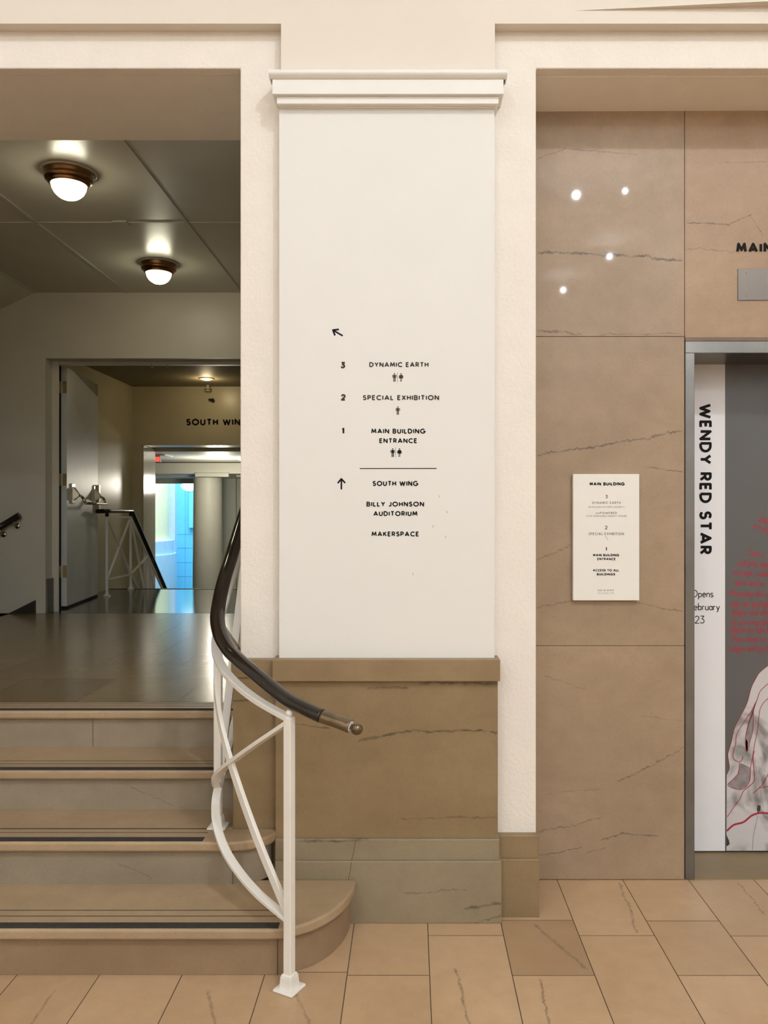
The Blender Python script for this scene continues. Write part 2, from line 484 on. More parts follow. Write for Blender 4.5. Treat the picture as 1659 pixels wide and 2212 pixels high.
m = MB().hexa([(XR, YR+.049, zq), (XRR, YR+.049, zq+.008), (XRR, YE, zo2+.01), (XR, YE, zo2), (XR, YR+.049, zc_t), (XRR, YR+.049, zc_t), (XRR, YE, zc_t), (XR, YE, zc_t)])
tag(m.build('wall_front_header_right', white_rough), kind='structure')
tag(MB().box(XRR, HX1, YR, YE+.3, 0, zf+.05).build('wall_front_right_end', white_rough), kind='structure')
# added tapering slab, shaped so its underside gives a dark shadow wedge
z1 = ZA(23, YP)
a, b = XA(1240, YP), 2.6
m = MB().hexa([(a, YP, z1), (b, YP-.085, z1+.045), (b, YP, z1+.045), (a+.001, YP+.001, z1),
               (a, YP, z1+.4), (b, YP-.085, z1+.44), (b, YP, z1+.44), (a+.001, YP+.001, z1+.4)])
tag(m.build('trim_shadow_wedge', frieze_m), kind='structure')

# ------------------------------------------------------------------ pilaster
pil = thing('pilaster', (-.09, 2.93, 0), 'wide white pilaster with moulded capital and brown marble dado between the openings', 'pilaster', kind='structure')
zr1, zr0 = ZA(1425, 2.895), ZA(1472, 2.895)
MB().box(-.481, .304, YP, YR+.01, zr1-.02, 3.051).build('shaft', white_smooth, pil)
cap = MB()
zt = ZA(146, 2.87); zu = ZA(166, 2.87)
xa, xb = XA(580, 2.87), XA(1096, 2.87)
n = 10
prof = [(2.925, zt)] + [(2.882 - .014*math.sin(math.pi*i/n), zt - (zt-zu)*(i/n)) for i in range(n+1)] + [(2.925, zu)]
vs = []; 
for xx in (xa, xb):
    vs += [(xx, p[0], p[1]) for p in prof]
    vs += []
k = len(prof)
fs = [(i, k+i, k+i+1, i+1) for i in range(k-1)] + [tuple(range(k)), tuple(reversed(range(k, 2*k))), (0, k-1, 2*k-1, k)]
capm = MB().add(vs, fs)
capm.box(xa+.004, xb-.004, 2.889, YR+.005, zu, zt-.002)
capm.box(XA(588, 2.885), XA(1088, 2.885), 2.885, YR+.004, ZA(203, 2.885), zu)
capm.box(XA(598, 2.90), XA(1077, 2.90), 2.90, YR+.003, ZA(224, 2.90), ZA(203, 2.885))
capm.box(XA(603, 2.918), XA(1072, 2.918), 2.918, YR+.002, ZA(231, 2.918), ZA(224, 2.90))
capm.build('capital', white_trim, pil, bevel=0.0025)
# top face of capital steps down to wall with no gap
d = MB().box(XA(595, 2.92), XA(1075.5, 2.92), 2.92, YR+.02, ZA(1813, 2.91), zr0)
d.build('marble_dado', dado_m, pil, bevel=0.0015)
MB().box(XA(588, 2.895), XA(1080.5, 2.895), 2.895, YR+.02, zr0, zr1).build('chair_rail', rail_m, pil, bevel=0.002)
MB().box(XA(594, 2.908), XA(1079, 2.908), 2.908, YR+.02, ZA(1861, 2.90), ZA(1813, 2.908)).build('base_moulding', base_m, pil, bevel=0.003)
MB().box(XA(594, 2.895), XA(1083.5, 2.895), 2.895, YR+.02, 0.0, ZA(1861, 2.895)).build('plinth', base_m, pil, bevel=0.003)
ck = MBf(); 
ck.ribbon([P(768, 1815, 2.9075), P(764, 1840, 2.9075), P(759, 1860, 2.9075)], .0018)
ck.ribbon([P(759, 1862, 2.8945), P(756, 1885, 2.8945), P(752, 1903, 2.8945)], .0018)
ck.build('hairline_crack', joint_m, pil)
# marble on the left return and in the jamb of the stair opening
lw = MB().box(XA(503, 2.955), -.485, 2.955, YB, 0.0, .876)
tag(lw.build('baseboard_stair_jamb', dado_m, bevel=0.002), kind='structure')
lw = MB().box(XA(503, 2.95)-.006, -.485, 2.945, YB, .876, ZA(1425, 2.945))
tag(lw.build('trim_stair_jamb_rail', rail_m, bevel=0.002), kind='structure')
# base of the right return
br = MB().box(.30, XA(1162, 2.95), 2.95, YE-.002, ZA(1856, 2.945), ZA(1805, 2.95))
br.box(.30, XA(1165, 2.94), 2.938, YE-.002, 0, ZA(1856, 2.94))
tag(br.build('baseboard_right_return', rail_m, bevel=0.003), kind='structure')

# ------------------------------------------------------------------ lift wall
ze1, ze2 = ZA(727, YE), ZA(1395, YE)
xe = XA(1479, YE)
g = .0018
lm = MB()
lm.box(XR-.05, xe-.001, YE, YE+.06, ze1+g/2, zo2+.05)
lm.box(XR-.05, xe-.001, YE, YE+.06, ze2+g/2, ze1-g/2)
lm.box(XR-.05, xe-.001, YE, YE+.06, 0.003, ze2-g/2)
tag(lm.build('wall_lift_marble', elev_m, bevel=0.001), kind='structure')
lt = MB().box(xe+.001, 2.95, YE, YE+.06, ZA(729, YE), zo2+.05)
tag(lt.build('wall_lift_lintel', lintel_m, bevel=0.001), kind='structure')
bk = MB().box(XR-.05, xe, YE+.05, YE+.30, 0, zo2+.1)
bk.box(xe, 2.95, YE+.05, YE+.30, ZA(745, YE), zo2+.1)
tag(bk.build('wall_lift_backing', joint_m), kind='structure')
tag(MB().box(2.45, 2.95, YE, YE+.3, 0, ZA(729, YE)).build('wall_lift_marble_right', elev_m), kind='structure')
YD = 3.485
fr = thing('lift_door_frame', (XA(1490, YE), YE, 0), 'brushed steel lift door frame set in the taupe marble wall', 'door frame', kind='structure')
zh0 = ZA(763, YE)
MB().box(xe+.0015, 2.45, YE-.004, YD+.02, zh0, ZA(737, YE)).build('frame_head', steel_m, fr, bevel=0.002)
MB().box(xe+.0015, XA(1500, YE), YE-.003, YD-.004, 0.004, zh0).build('frame_jamb', steel_m, fr, bevel=0.002)
MB().box(2.38, 2.45, YE-.003, YD-.004, 0.004, zh0).build('frame_jamb', steel_m, fr, bevel=0.002)
lip = MB().box(xe+.001, 2.45, YE-.006, YE+.02, ZA(737, YE), ZA(729.5, YE))
lip.build('frame_lip', plain('brown_bronze_strip', (0.16, 0.10, 0.06), 0.4, var=0.1), fr)
sill = MB().box(xe+.0, 2.45, YE+.004, YD+.1, -.02, .004)
tag(sill.build('floor_lift_sill', rail_m), kind='structure')

lift = thing('lift_door', (1.7, YD, 0), 'lift door wrapped in an exhibition graphic with white name strip and grey portrait panel', 'door')
zd0, zd1 = ZA(1838, YD), zh0 + .0
xs0, xs1 = XA(1470, YD), XA(1566, YD)
MB().box(xs0-.05, 2.45, YD, YD+.04, zd0, zd1+.05).build('door_leaf', steel_m, lift)
MB().box(xs0, xs1, YD-.0012, YD, zd0, zd1+.02).build('white_strip', posterwhite, lift)
MB().box(xs1, 2.40, YD-.0012, YD, zd0, zd1+.02).build('grey_graphic', postergrey, lift)

# ------------------------------------------------------------------ lettering (single stroke alphabets drawn as ribbons)
def arc(cx, cy, rx, ry, a0, a1, n=None):
    n = n or max(4, int(abs(a1-a0)/15))
    return [(cx + rx*math.cos(math.radians(a0+(a1-a0)*i/n)), cy + ry*math.sin(math.radians(a0+(a1-a0)*i/n))) for i in range(n+1)]
G = {
 'A': (.84, [[(0,0),(.42,1),(.84,0)], [(.15,.28),(.69,.28)]]),
 'B': (.58, [[(0,.5),(0,1),(.28,1)] + arc(.28,.76,.24,.24,90,-90) + [(0,.52)], [(0,.52),(.31,.52)] + arc(.31,.26,.27,.26,90,-90) + [(0,0),(0,.52)]]),
 'C': (.82, [arc(.5,.5,.5,.5,48,312)]),
 'D': (.74, [[(0,0),(0,1),(.24,1)] + arc(.24,.5,.5,.5,90,-90) + [(0,0)]]),
 'E': (.50, [[(.5,1),(0,1),(0,0),(.5,0)], [(0,.52),(.44,.52)]]),
 'F': (.48, [[(.48,1),(0,1),(0,0)], [(0,.50),(.42,.50)]]),
 'G': (.94, [arc(.5,.5,.5,.5,48,340) + [(.97,.46),(.56,.46)]]),
 'H': (.64, [[(0,0),(0,1)], [(.64,0),(.64,1)], [(0,.52),(.64,.52)]]),
 'I': (0.0, [[(0,0),(0,1)]]),
 'J': (.38, [[(.38,1),(.38,.22)] + arc(.18,.22,.20,.22,0,-150)]),
 'K': (.60, [[(0,0),(0,1)], [(.56,1),(.02,.46)], [(.18,.60),(.60,0)]]),
 'L': (.44, [[(0,1),(0,0),(.44,0)]]),
 'M': (.92, [[(0,0),(.12,1),(.46,.22),(.80,1),(.92,0)]]),
 'N': (.70, [[(0,0),(0,1),(.70,0),(.70,1)]]),
 'O': (1.0, [arc(.5,.5,.5,.5,0,360,30)]),
 'P': (.54, [[(0,0),(0,1),(.27,1)] + arc(.27,.73,.27,.27,90,-90) + [(0,.46)]]),
 'R': (.58, [[(0,0),(0,1),(.27,1)] + arc(.27,.73,.27,.27,90,-90) + [(0,.46)], [(.26,.46),(.58,0)]]),
 'S': (.54, [arc(.28,.75,.25,.25,35,255) + arc(.27,.27,.27,.27,75,-150)]),
 'T': (.64, [[(0,1),(.64,1)], [(.32,1),(.32,0)]]),
 'U': (.66, [[(0,1),(0,.33)] + arc(.33,.33,.33,.33,180,360) + [(.66,1)]]),
 'V': (.80, [[(0,1),(.40,0),(.80,1)]]),
 'W': (1.16, [[(0,1),(.30,0),(.58,.88),(.86,0),(1.16,1)]]),
 'X': (.66, [[(0,0),(.66,1)], [(0,1),(.66,0)]]),
 'Y': (.70, [[(0,1),(.35,.48),(.70,1)], [(.35,.48),(.35,0)]]),
 '1': (.22, [[(0,.80),(.22,1),(.22,0)]]),
 '2': (.56, [arc(.28,.72,.27,.28,165,-30) + [(0,0),(.58,0)]]),
 '3': (.56, [[(.04,1),(.52,1),(.24,.60)] + arc(.26,.30,.29,.30,80,-150)]),
 "'": (.0, [[(0,1),(0,.78)]]), ',': (.1, [[(.08,.08),(0,-.16)]]), '-': (.25, [[(0,.3),(.25,.3)]]), ' ': (.16, []),
 # lower case, x-height 0.55
 'a': (.42, [arc(.21,.27,.21,.27,20,340), [(.42,.55),(.42,.1),(.47,0)]]),
 'b': (.42, [[(0,1),(0,0)], arc(.21,.27,.21,.27,-170,170)]),
 'c': (.38, [arc(.22,.27,.22,.27,45,315)]),
 'd': (.42, [arc(.21,.27,.21,.27,10,350), [(.42,1),(.42,0)]]),
 'e': (.42, [[(.02,.30),(.42,.30)] + arc(.21,.28,.21,.28,5,315)]),
 'f': (.30, [[(.34,.98)] + arc(.22,.84,.12,.14,90,180,4) + [(.10,0)], [(-.02,.55),(.28,.55)]]),
 'g': (.42, [arc(.21,.27,.21,.27,10,350), [(.42,.55),(.42,-.18)] + arc(.21,-.18,.21,.18,0,-160)]),
 'h': (.40, [[(0,1),(0,0)], [(0,.33)] + arc(.20,.35,.20,.20,170,0) + [(.40,0)]]),
 'i': (.0, [[(0,.55),(0,0)], [(0,.78),(0,.72)]]),
 'k': (.38, [[(0,1),(0,0)], [(.34,.55),(0,.22)], [(.12,.32),(.38,0)]]),
 'l': (.0, [[(0,1),(0,0)]]),
 'm': (.66, [[(0,.55),(0,0)], [(0,.36)] + arc(.165,.38,.165,.17,170,0) + [(.33,0)], [(.33,.36)] + arc(.495,.38,.165,.17,170,0) + [(.66,0)]]),
 'n': (.40, [[(0,.55),(0,0)], [(0,.33)] + arc(.20,.35,.20,.20,170,0) + [(.40,0)]]),
 'o': (.44, [arc(.22,.27,.22,.27,0,360)]),
 'p': (.42, [[(0,.55),(0,-.34)], arc(.21,.27,.21,.27,-170,170)]),
 'r': (.26, [[(0,.55),(0,0)], [(0,.34)] + arc(.18,.36,.18,.18,170,70)]),
 's': (.32, [arc(.17,.41,.15,.14,30,260) + arc(.15,.14,.17,.14,80,-150)]),
 't': (.26, [[(.10,.80),(.10,.12)] + arc(.22,.12,.12,.12,180,290,4), [(-.04,.55),(.26,.55)]]),
 'u': (.40, [[(0,.55),(0,.2)] + arc(.20,.2,.20,.2,180,360) + [(.40,.55),(.40,0)]]),
 'w': (.62, [[(0,.55),(.16,0),(.31,.5),(.46,0),(.62,.55)]]),
 'y': (.42, [[(0,.55),(.21,.02)], [(.42,.55),(.16,-.2),(.02,-.32)]]),
}
def layout(text, track):
    out = []; x = 0.0
    for i, ch in enumerate(text):
        wd, st = G[ch]
        out.append((x, st)); x += wd + track
    return out, x - track
def write(mb, text, x0, x1, base, capx, Y, sw=0.17, track=0.45, slant=0.0, rot=None, jit=0.0, capr=False, down=False):
    """text fitted between pixels x0..x1 with its foot on pixel row base, cap height capx px, on the plane Y
    down=True: written downwards, x0..x1 are rows, base is the column of the letters' feet."""
    gl, wd = layout(text, track)
    s = sw*capx; hgt = capx - s
    k = ((x1 - x0) - s) / max(wd, 1e-3) if x1 is not None else hgt
    if wd < 0.3 and x1 is not None: k = hgt
    for gx, sts in gl:
        dy = random.uniform(-jit, jit)*capx
        for st in sts:
            pts = []
            for (a, b) in st:
                u = x0 + s/2 + (gx + a)*k + slant*b*hgt
                v = base - s/2 - b*hgt + dy
                if rot is not None:
                    c, q = math.cos(rot), math.sin(rot)
                    du, dv = u - x0, v - base
                    u, v = x0 + du*c - dv*q, base + du*q + dv*c
                if down:
                    u, v = base + (base - (v if False else base - s/2 - b*hgt)) , x0 + s/2 + (gx + a)*k
                pts.append(P(u, v, Y))
            mb.ribbon(pts, s*Y/FPX, True, capr)

# directory lettering on the pilaster
YT = YP - .0003
dirs = thing('directory_lettering', P(850, 1165, YP), 'black and grey lettering with arrows listing floors, applied to the white pilaster', 'lettering')
def q6(x, y): return (680 + x*.23059, 680 + y*.23059)
def line6(text, x0, x1, yt, yb, mat, name='text_line', sw=.235, track=.42):
    mb = MBf()
    a, b = q6(x0, yt), q6(x1, yb)
    write(mb, text, a[0], b[0], b[1], b[1]-a[1], YT, sw, track)
    return mb.build(name, mat, dirs)
line6('DYNAMIC EARTH', 510, 1066, 443, 491, greyvinyl)
line6('SPECIAL EXHIBITION', 449, 1165, 752, 801, greyvinyl)
line6('MAIN BUILDING', 528, 1037, 1066, 1114, blackpaint)
line6('ENTRANCE', 604, 960, 1156, 1203, blackpaint)
line6('SOUTH WING', 541, 969, 1556, 1605, blackpaint)
line6('BILLY JOHNSON', 484, 1024, 1750, 1797, blackpaint)
line6('AUDITORIUM', 548, 962, 1839, 1886, blackpaint)
line6('MAKERSPACE', 531, 977, 2030, 2077, blackpaint)
line6('3', 240, 286, 440, 503, greyvinyl, 'floor_number', .28)
line6('2', 244, 290, 742, 805, greyvinyl, 'floor_number', .28)
line6('1', 250, 280, 1058, 1119, blackpaint, 'floor_number', .28)
mb = MBf(); mb.ribbon([P(*q6(421, 1441), YT), P(*q6(1141, 1440), YT)], .0032); mb.build('divider_line', blackpaint, dirs)
mb = MBf(); mb.ribbon([P(*q6(262, 197), YT), P(*q6(172, 145), YT)], .0062)
mb.ribbon([P(*q6(226, 137), YT), P(*q6(170, 143), YT), P(*q6(189, 194), YT)], .0066); mb.build('arrow', blackpaint, dirs)
mb = MBf(); mb.ribbon([P(*q6(249, 1636), YT), P(*q6(249, 1535), YT)], .0058)
mb.ribbon([P(*q6(214, 1578), YT), P(*q6(249, 1537), YT), P(*q6(285, 1576), YT)], .0062); mb.build('arrow', blackpaint, dirs)
def fill(mb, pts): mb.add(pts, [tuple(range(len(pts)))])
def figure(mb, cx, yt, yb, female, f):
    h = yb - yt
    def p(a, b): return P(*f(cx + a*h, yt + b*h), YT)
    c = [p(.085*math.cos(t*math.pi/6), .075 + .08*math.sin(t*math.pi/6)) for t in range(12)]
    fill(mb, c[::-1])
    if female:
        fill(mb, [p(-.10,.19), p(-.22,.62), p(.22,.62), p(.10,.19)])
        fill(mb, [p(-.09,.60), p(-.09,1), p(-.02,1), p(-.02,.60)]); fill(mb, [p(.02,.60), p(.02,1), p(.09,1), p(.09,.60)])
        for s in (-1, 1):
            mb.ribbon([p(s*.12,.20), p(s*.26,.53)], .0026)
    else:
        fill(mb, [p(-.15,.19), p(-.15,.56), p(.15,.56), p(.15,.19)])
        fill(mb, [p(-.13,.55), p(-.13,1), p(-.02,1), p(-.02,.55)]); fill(mb, [p(.02,.55), p(.02,1), p(.13,1), p(.13,.55)])
        for s in (-1, 1):
            mb.ribbon([p(s*.20,.19), p(s*.22,.54)], .0022)
for (cxm, cxf, yt, yb, xl, mt) in ((746, 808, 547, 627, 774, greyvinyl), (778, None, 858, 937, None, greyvinyl), (730, 793, 1251, 1332, 758, blackpaint)):
    mb = MBf()
    figure(mb, cxm, yt, yb, False, q6)
    if cxf: figure(mb, cxf, yt, yb, True, q6)
    if xl: mb.ribbon([P(*q6(xl, yt-8), YT), P(*q6(xl, yb+3), YT)], .0010)
    mb.build('restroom_symbol', mt, dirs)
mb = MBf()
for (x, y) in ((965, 1106), (935, 1137), (948, 1072), (962, 1160), (892, 1240)):
    mb.ribbon([P(x, y-2, YT+.0002), P(x+.6, y+2, YT+.0002)], .0024, True, True)
mb.build('scuff_mark', plain('scuff_grey', (0.42, 0.38, 0.33), 0.7), pil)

# SOUTH WING beyond, lift lettering and plate
YW = 9.36
def words(text, x0, x1, base, capx, Y, sw, track, label, loc):
    t_ = thing('wall_lettering', loc, label, 'lettering')
    gl, wd = layout(text, track)
    k = ((x1 - x0) - sw*capx) / wd
    pos_ = 0
    for wtext in text.split(' '):
        i0 = text.index(wtext, pos_); pos_ = i0 + len(wtext)
        a = x0 + gl[i0][0]*k
        _, ww = layout(wtext, track)
        mb = MBf(); write(mb, wtext, a, a + ww*k + sw*capx, base, capx, Y, sw, track)
        mb.build('word', blackpaint, t_)
words('SOUTH WING', 402, 536, 919, 14.5, YW - .002, .24, .45, 'black SOUTH WING lettering on the cream wall over the far opening', P(470, 919, YW))
words('MAIN BUILDING', 1590, 1826, 546.5, 22.5, YE - .0006, .27, .46, 'black MAIN lettering on the marble lintel above the lift', P(1700, 546, YE))
pl = thing('steel_plate', P(1720, 615, YE), 'blank brushed steel plate screwed to the marble above the lift', 'plate')
MB().box(XA(1593.5, YE), XA(1593.5, YE)+.52, YE-.004, YE, ZA(649, YE), ZA(581, YE)).build('plate', steel_dark, pl, bevel=0.0008)
for sx in (1612, 1872):
    for sy in (589.5, 638.5):
        c = P(sx, sy, YE-.004)
        s_ = MB().lathe([(1e-5, -.0026), (.002, -.0022), (.0036, 0)], c, 14, axis='y')
        s_.build('screw', nickel_m, pl)

# directory plaque
YQ = YE - .022
plq = thing('directory_plaque', P(1309, 1297, YE), 'white directory plaque headed MAIN BUILDING on the marble beside the lift', 'sign')
MB().box(XA(1238, YQ), XA(1381, YQ), YQ, YE, ZA(1297, YQ), ZA(1024, YQ)).build('board', plate_m, plq, bevel=0.001)
def q8(x, y): return (1210 + x*.14472, 1000 + y*.14472)
for (tx, x0, x1, yt, yb, mt, sw) in (
    ('MAIN BUILDING', 438, 962, 288, 338, blackpaint, .27), ('3', 672, 712, 478, 530, platetext, .2), ('DYNAMIC EARTH', 482, 902, 577, 612, platetext, .16),
    ("REVEALING NATURE'S SECRETS", 424, 958, 645, 669, platefaint, .17), ('POWERED', 598, 845, 730, 763, platetext, .17), ('EM', 537, 590, 740, 763, platetext, .2),
    ('YOUR RENEWABLE ENERGY FUTURE', 385, 993, 779, 803, platefaint, .17), ('2', 667, 708, 937, 993, platetext, .2), ('SPECIAL EXHIBITION', 425, 950, 1038, 1077, platetext, .15),
    ('1', 675, 705, 1257, 1313, blackpaint, .24), ('MAIN BUILDING', 490, 880, 1357, 1395, blackpaint, .26), ('ENTRANCE', 555, 828, 1415, 1452, blackpaint, .26),
    ('ACCESS TO ALL', 488, 878, 1585, 1620, blackpaint, .26), ('BUILDINGS', 548, 820, 1643, 1680, blackpaint, .26),
    ('NEWARK', 563, 802, 1888, 1915, platetext, .16), ('MUSEUM', 563, 802, 1930, 1958, platefaint, .13)):
    mb = MBf(); a, b = q8(x0, yt), q8(x1, yb)
    write(mb, tx, a[0], b[0], b[1], b[1]-a[1], YQ - .0005, sw, .46)
    mb.build('text_line', mt, plq)
mb = MBf(); mb.ribbon([P(1308, 1158, YQ-.0003), P(1313, 1166, YQ-.0003)], .004, True, True); mb.build('smudge', plain('smudge', (0.62, 0.59, 0.55), 0.7), plq)

# lift graphic: name, dates, drapery drawing and handwriting
YG = YD - .0018
mb = MBf(); write(mb, 'WENDY RED STAR', 872, 1198, 1510.5, 27, YG, .22, .42, down=True)
mb.build('name_lettering', blackpaint, lift)
for tx, xr, base in (('Opens', 1541, 1290.5), ('February', 1555, 1318.5), ('23', 1522, 1347)):
    gl, wd = layout(tx, .17)
    hh = 15.0
    mb = MBf(); write(mb, tx, xr - wd*hh - 2, xr, base, 17, YG, .10, .17)
    mb.build('date_lettering', blackpaint, lift)
def q4(x, y): return (1459 + x*.25773, 1380 + y*.25773)
xr_ = 1900
cl = [q4(*p) for p in ((776,225),(700,290),(640,400),(600,540),(540,660),(495,750),(470,860),(440,970),(455,1060),(452,1100),(430,1145),(428,1776))]
poly = [P(x, y, YG+.0003) for x, y in cl] + [P(xr_, 1838, YG+.0003), P(xr_, 1700, YG+.0003), P(1860, 1520, YG+.0003), P(1760, 1432, YG+.0003), P(1700, 1420, YG+.0003)]
def smooth2(pts, n=6):
    out = []
    m_ = len(pts)
    for i in range(m_-1):
        p0, p1, p2, p3 = pts[max(i-1,0)], pts[i], pts[i+1], pts[min(i+2,m_-1)]
        for j in range(n):
            t = j/n
            out.append(tuple(.5*((2*p1[d]) + (-p0[d]+p2[d])*t + (2*p0[d]-5*p1[d]+4*p2[d]-p3[d])*t*t + (-p0[d]+3*p1[d]-3*p2[d]+p3[d])*t**3) for d in range(len(p1))))
    out.append(pts[-1])
    return out
t = NT('drawn_cloth')
p_, x_, y_, z_ = t.pos()
nz = t.noise(p_, 7.0, 3, 0.5, 0.8)
t.set(col=t.mix(t.rng(nz, 0.44, 0.66, 0, 1, True), (0.60, 0.57, 0.57), (0.20, 0.19, 0.19)), rough=0.32)
cloth_m = t.mat
mb = MBf(); fill(mb, poly); mb.build('drawn_drapery', cloth_m, lift)
foldm = plain('fold_grey', (0.27, 0.24, 0.245), 0.35, var=0.25, scale=25)
folddk = plain('fold_dark', (0.05, 0.045, 0.045), 0.35, var=0.2, scale=25)
mb = MBf()
for pg in (((685,515),(660,560),(650,760),(600,945),(588,900),(590,800),(640,600)), ((545,1040),(630,1080),(625,1180),(590,1240),(550,1262),(480,1250),(440,1220),(520,1140))):
    fill(mb, [P(*q4(*p), YG) for p in pg])
mb.build('drawn_fold', foldm, lift)
mb = MBf()
for pg in (((590,840),(606,860),(606,940),(596,945),(588,910)), ((426,1640),(450,1690),(455,1720),(440,1735),(428,1735)), ((690,1390),(715,1400),(712,1440),(690,1460),(682,1430))):
    fill(mb, [P(*q4(*p), YG) for p in pg])
mb.build('drawn_shadow', folddk, lift)
redl = [(((776,225),(700,290),(640,400),(600,540),(540,660),(495,750),(470,860),(440,970),(453,1060),(452,1095)), .0022),
    (((776,375),(710,440),(685,510),(640,600),(580,690),(515,800),(505,880),(482,990),(530,1030),(560,1010),(565,990)), .0026),
    (((776,500),(735,540),(705,610),(690,760),(665,880),(645,1000),(630,1080),(625,1180),(590,1240),(550,1262),(480,1250),(440,1220),(490,1170),(528,1120),(537,1040)), .0024),
    (((685,515),(655,580),(650,760),(625,860),(600,945),(588,900),(590,800),(640,600)), .0020),
    (((660,940),(650,1000),(660,1130),(655,1200),(575,1270),(540,1340),(490,1410),(435,1490)), .0026),
    (((435,1605),(490,1558),(570,1535),(640,1480),(710,1458),(790,1464)), .0078),
    (((790,1110),(735,1210),(700,1250),(650,1295)), .0026), (((700,1250),(790,1232)), .0026)]
mb = MBf()
for ln, wd in redl:
    mb.ribbon([P(x, y, YG-.0004) for x, y in smooth2([q4(*p) for p in ln])], wd, True, True)
mb.build('red_outline', red_ink, lift)
mb = MBf(); mb.ribbon([P(*q4(*p), YG-.0004) for p in ((690,1485),(655,1640),(645,1770))], .0022); mb.build('drawn_line', foldm, lift)
for tx, x, y, rr in (('little', 1638, 1127, .32), ('are my', 1625, 1140, .36), ("'I am a", 1615, 1200, .10), ('self-pity has', 1592, 1222, .06), ('courage, robbed', 1581, 1241, .07),
    ('spirit and so', 1586, 1264, .04), ('Mourning the old', 1574, 1288, .02), ('with the buffalo', 1576, 1311, .02), ('lodges and clea', 1579, 1329, 0.0), ('So you may be', 1577, 1350, 0.0),
    ('Akbaa ta tdia fo', 1574, 1367, 0.0), ('Then clean ou', 1577, 1387, -.01), ('lodges and go to', 1575, 1408, -.02)):
    gl, wd = layout(tx, .20)
    mb = MBf(); write(mb, tx, x, x + wd*11.0, y, 14.5, YG, .11, .20, .16, rot=rr, jit=.05, capr=True)
    mb.build('handwriting', red_ink, lift)

# ------------------------------------------------------------------ stairs up to the lobby
stairs = thing('staircase', (-1.8, 2.55, 0), 'four marble steps with black grip strips and rounded ends leading up to the lobby', 'staircase')
R = .16
D = [2.547, 2.830, 3.113, 3.401]
SX0 = XLL
def ell(cx, cy, rx, ry, n=18):     # quarter turn from the front edge round to the wall
    return [(cx + rx*math.sin(math.pi/2*i/n), cy - ry*math.cos(math.pi/2*i/n)) for i in range(n+1)]
JX = XA(503, 2.955) + .003
def tread_outline(i, inset):
    f = D[i] + inset
    if i == 0:
        cx = -.455; e = ell(cx, 2.8945, -.197 - cx - inset*.8, 2.8945 - f)
        return [(SX0, f)] + e + [(SX0, 2.8945)], e
    if i == 1:
        cx = -.640; e = ell(cx, 2.953, -.487 - cx - inset*.8, 2.953 - f)
        return [(SX0, f)] + e + [(SX0, 2.953)], e
    return [(SX0, f), (JX, f), (JX, f+.32), (SX0, f+.32)], None
for i in range(4):
    zt_ = R*(i+1)
    o1, e = tread_outline(i, 0.0)
    o2, e2 = tread_outline(i, 0.027)
    mb = MB()
    if i == 0:
        mb.prism(o1, zt_-.036, zt_)
        mb.prism([(SX0, 2.89), (JX - .0, 2.89), (JX, D[1]+.34), (SX0, D[1]+.34)], zt_-.036, zt_)
    elif i == 1:
        mb.prism(o1, zt_-.036, zt_)
        mb.prism([(SX0, 2.95), (JX, 2.95), (JX, D[2]+.06), (SX0, D[2]+.06)], zt_-.036, zt_)
    elif i == 2:
        mb.prism([(SX0, D[2]), (JX, D[2]), (JX, D[3]+.06), (SX0, D[3]+.06)], zt_-.036, zt_)
    else:
        mb.prism([(SX0, D[3]), (JX, D[3]), (JX, D[3]+.16), (SX0, D[3]+.16)], zt_-.036, zt_)
    tr = mb.build('tread', step_m, stairs, bevel=0.010, seg=4)
    rb = MB()
    back = o2[-1][1] if i < 2 else D[i] + .12
    if i >= 2: o2 = [(SX0, D[i]+.027), (JX, D[i]+.027), (JX, back), (SX0, back)]
    rb.prism(o2, R*i + (0.0 if i else 0.001), zt_-.034)
    rs = rb.build('riser', riser_m if i < 1 else riser_grey, stairs)
    # grip strip, two grooves, joints
    gx = (XA(600, D[0]), XA(436, D[1]), JX-.005, JX-.005)[i]
    MB().box(SX0, gx, D[i]+.008, D[i]+.042, zt_-.004, zt_+.0012).build('grip_strip', grip_m, stairs)
    for off in (.082, .120):
        MB().box(SX0, gx, D[i]+off, D[i]+off+.0045, zt_-.003, zt_+.0006).build('groove', joint_m, stairs)
for (x, Yq, z0, z1_) in ((599, D[0]+.0265, .001, R-.036), (502, D[1]+.0265, R, 2*R-.036), (200, D[3]+.0265, 3*R, 4*R-.036)):
    xx = XA(x, Yq)
    MB().box(xx, xx+.002, Yq-.0003, Yq+.004, z0, z1_).build('joint', joint_m, stairs)

# ------------------------------------------------------------------ lobby
LZ = 4*R
YW1 = 6.613
LX0, LX1 = -3.285, -.15
lf = MB(); lf.tint = []
rows = [D[3]+.155, 4.05, 4.75, 5.40, 6.0, YW1]
for i in range(len(rows)-1):
    xs = [LX0] + [LX0 + .45*j + (.22 if i % 2 else 0) for j in range(1, 7)] + [LX1]
    for j in range(len(xs)-1):
        lf.add([(xs[j]+.0008, rows[i]+.0008, LZ), (xs[j+1]-.0008, rows[i]+.0008, LZ), (xs[j+1]-.0008, rows[i+1]-.0008, LZ), (xs[j]+.0008, rows[i+1]-.0008, LZ)], [(0,1,2,3)])
        lf.tint.append(0.78 if (i == 0 and j == 3) else random.uniform(.93, 1.03))
tag(lf.build('floor_lobby', landing_m), kind='structure')
tag(MB().box(LX0, LX1, D[3]+.15, YW1, LZ-.3, LZ-.0015).build('floor_lobby_bed', joint_m), kind='structure')
CZ = ZA(632, YW1)
XC = XA(75, YW1)
cm = MB().box(XC, LX1, YB, YW1, CZ, CZ+.1)
